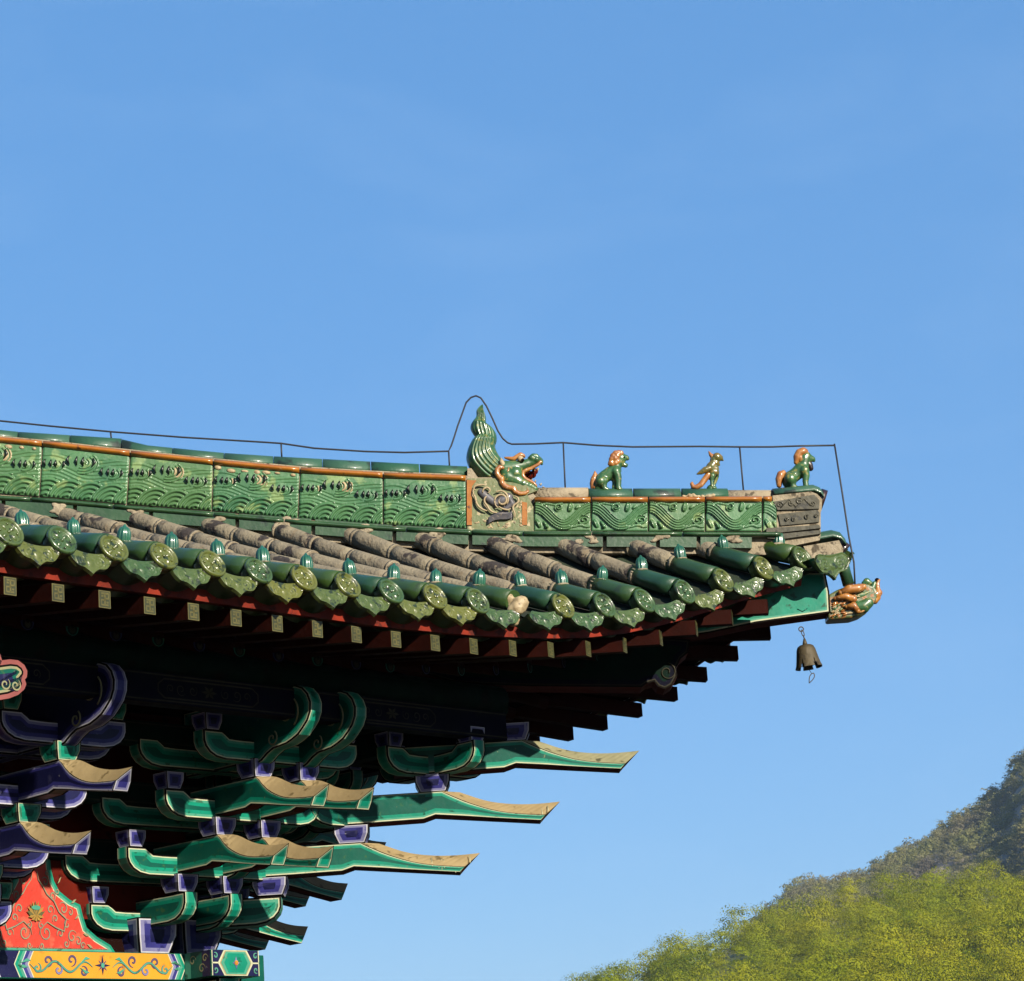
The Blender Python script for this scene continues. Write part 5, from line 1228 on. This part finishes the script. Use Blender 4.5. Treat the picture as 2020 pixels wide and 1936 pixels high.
# ------------------------------------------------------------------ hills
def hpt(x, y, dist):   # a point seen at (x, y) at a horizontal distance
    d = ray(x, y); return CAMP + d * (dist / math.hypot(d.x, d.y))
near = [(500, 2120), (700, 2060), (900, 2000), (1000, 1966), (1109, 1938), (1180, 1922), (1255, 1901), (1320, 1870), (1363, 1848), (1440, 1820), (1522, 1800), (1620, 1765), (1715, 1737), (1804, 1712), (1900, 1700), (2020, 1682), (2200, 1640), (2500, 1600), (2900, 1590)]
farr = [(900, 2100), (1300, 1960), (1420, 1890), (1500, 1815), (1525, 1792), (1545, 1768), (1569, 1746), (1600, 1741), (1640, 1738), (1690, 1731), (1715, 1727), (1729, 1712), (1755, 1692), (1780, 1677), (1809, 1670), (1830, 1654), (1851, 1640), (1900, 1606), (1945, 1576), (1966, 1560), (1987, 1541), (1994, 1522), (1999, 1512), (2010, 1495), (2020, 1486), (2060, 1440), (2150, 1380), (2300, 1300), (2600, 1240), (3000, 1220)]
def cl_(tab, x): return float(np.interp(x, [a for a, b in tab], [b for a, b in tab]))
from mathutils import noise as mn
def hill(tab, x0, x1, dc, rough, m, name, nx=260, depth=.62, ny=46, drop=46):
    mb = MB(); rows = []
    for j in range(ny + 3):
        row = []
        for i in range(nx + 1):
            x = x0 + (x1 - x0) * i / nx; top = hpt(x, cl_(tab, x) + drop, dc)
            if j <= ny:
                t = j / ny; k = 1 - depth * t; h = top.z * (1 - t) ** 1.05 - 3 * t
                p = Vector((top.x * k, top.y * k, 0)); nz = mn.fractal(Vector((p.x, p.y, h)) * .012, 1, 2, 5) * rough * min(1, t * 4 + .06)
                row.append(Vector((p.x, p.y, h + nz)))
            else:
                q = j - ny; row.append(Vector((top.x * (1 + .25 * q), top.y * (1 + .25 * q), top.z - (top.z + 5) * .5 * q)))
        rows.append(row)
    rows = rows[-1:ny:-1] + rows[:ny + 1]
    mb.grid(rows, m, True); o = mb.build(name); o['kind'] = 'structure'; return rows
hn = hill(near, 500, 2900, 640, 5, 'hill_cover', 'near_hill', drop=66)
hf_ = hill(farr, 900, 3000, 1150, 7, 'rock', 'far_mountain', 420, .5, 70, 3)
# forest on the slopes: one mass of leaf clumps
mat('leaf', '#a2b224', '#c2c02c', .9, .04, c3='#68801e', thr=.57, spec=.05, s3=.07, soft=.08, c4='#a09040', thr4=.70)
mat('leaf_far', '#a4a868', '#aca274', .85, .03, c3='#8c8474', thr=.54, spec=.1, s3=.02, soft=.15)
for nm in ('leaf', 'leaf_far'):
    b = MATS[nm].node_tree.nodes['Principled BSDF']
    tr_ = MATS[nm].node_tree.nodes.new('ShaderNodeBsdfTranslucent'); mx = MATS[nm].node_tree.nodes.new('ShaderNodeMixShader'); out = MATS[nm].node_tree.nodes['Material Output']
    MATS[nm].node_tree.links.new(b.inputs['Base Color'].links[0].from_socket, tr_.inputs[0]); mx.inputs[0].default_value = .42
    MATS[nm].node_tree.links.new(b.outputs[0], mx.inputs[1]); MATS[nm].node_tree.links.new(tr_.outputs[0], mx.inputs[2]); MATS[nm].node_tree.links.new(mx.outputs[0], out.inputs[0])
def crown_proto(rs, nl, ls):
    """leaf quads on a cluster of lobes; unit height crown"""
    lobes = [(rs.uniform(-.34, .34), rs.uniform(-.34, .34), rs.uniform(.25, .85), rs.uniform(.16, .30)) for _ in range(11)]; lobes.append((0, 0, .55, .34))
    c = np.zeros((nl, 3)); ND = np.zeros((nl, 3))
    for i in range(nl):
        L_ = lobes[rs.randint(len(lobes))]; d = rs.normal(size=3); d0 = d / np.linalg.norm(d); d /= np.linalg.norm(d); d[2] = abs(d[2]) * .9 - .25; r = L_[3] * (rs.uniform(.55, 1.12)); ND[i] = d / np.linalg.norm(d); c[i] = (L_[0] + d[0] * r, L_[1] + d[1] * r, L_[2] + d[2] * r * .9)
    nn_ = c - np.array([0, 0, .45]); 
    nn_ = nn_ / np.linalg.norm(nn_, axis=1)[:, None] * .75 + ND * .9 + rs.normal(size=(nl, 3)) * .22; nn_ /= np.linalg.norm(nn_, axis=1)[:, None]
    a = rs.normal(size=(nl, 3)); a -= nn_ * (a * nn_).sum(1)[:, None]; a /= np.linalg.norm(a, axis=1)[:, None]; b = np.cross(nn_, a)
    s_ = rs.uniform(.5, 1.2, (nl, 1)) * ls
    return np.stack([c - a * s_, c - b * s_ * .6, c + a * s_, c + b * s_ * .6], 1)     # nl,4,3
def forest(name, rows, n, size, nl, ls, m, label, cat, seed, vis, xr=(0, .8)):
    rs = np.random.RandomState(seed); pro = [crown_proto(rs, nl, ls) for _ in range(6)]; A = []
    R_ = np.array([[tuple(p) for p in r] for r in rows]); cnt = 0
    while cnt < n:
        j = rs.uniform(1.6, R_.shape[0] * vis); i = rs.uniform(R_.shape[1] * xr[0], R_.shape[1] * xr[1]); j0, i0 = int(j), int(i); p = R_[j0, i0] * (1 - (j - j0)) * (1 - (i - i0)) + R_[j0 + 1, i0] * (j - j0) * (1 - (i - i0)) + R_[j0, i0 + 1] * (1 - (j - j0)) * (i - i0) + R_[j0 + 1, i0 + 1] * (j - j0) * (i - i0)
        s = size * rs.uniform(.6, 1.35); an = rs.uniform(0, 6.28); ca, sa = math.cos(an), math.sin(an)
        q = pro[rs.randint(6)] * np.array([s * rs.uniform(.8, 1.2), s * rs.uniform(.8, 1.2), s * rs.uniform(.75, 1.15)])
        q = np.stack([q[..., 0] * ca - q[..., 1] * sa, q[..., 0] * sa + q[..., 1] * ca, q[..., 2]], -1) + p - np.array([0, 0, s * .12]); A.append(q); cnt += 1
    V = np.concatenate(A).reshape(-1, 3); me = bpy.data.meshes.new(name); nq = len(V) // 4
    me.vertices.add(len(V)); me.vertices.foreach_set('co', V.ravel()); me.loops.add(nq * 4); me.loops.foreach_set('vertex_index', np.arange(nq * 4)); me.polygons.add(nq); me.polygons.foreach_set('loop_start', np.arange(0, nq * 4, 4)); me.polygons.foreach_set('loop_total', np.full(nq, 4)); me.materials.append(MATS[m]); me.update()
    o = bpy.data.objects.new(name, me); sc.collection.objects.link(o); o['label'] = label; o['category'] = cat; o['kind'] = 'stuff'; return o
forest('hillside_forest', hn[:], 1050, 9.0, 1500, .0185, 'leaf', 'dense yellow-green trees covering the nearer hillside', 'forest', 3, .62, (.12, .80))
forest('mountain_scrub', hf_[:], 6500, 5.0, 150, .06, 'leaf_far', 'dull olive scrub and trees on the rocky slope of the farther mountain', 'scrub', 5, .45, (.15, .75))

# ------------------------------------------------------------------ air between here and the mountain
mh = bpy.data.materials.new('air'); mh.use_nodes = True; t_ = mh.node_tree; t_.nodes.remove(t_.nodes['Principled BSDF']); pv_ = t_.nodes.new('ShaderNodeVolumePrincipled'); pv_.inputs['Density'].default_value = .00007; pv_.inputs['Color'].default_value = (.55, .75, 1, 1); pv_.inputs['Anisotropy'].default_value = .2
t_.links.new(pv_.outputs[0], t_.nodes['Material Output'].inputs['Volume']); MATS['air'] = mh
mb = MB(); mb.box((0, 0, 256), Vector((2700, 0, 0)), Vector((0, 2700, 0)), Vector((0, 0, 264)), 'air'); hz = mb.build('haze'); hz['kind'] = 'stuff'
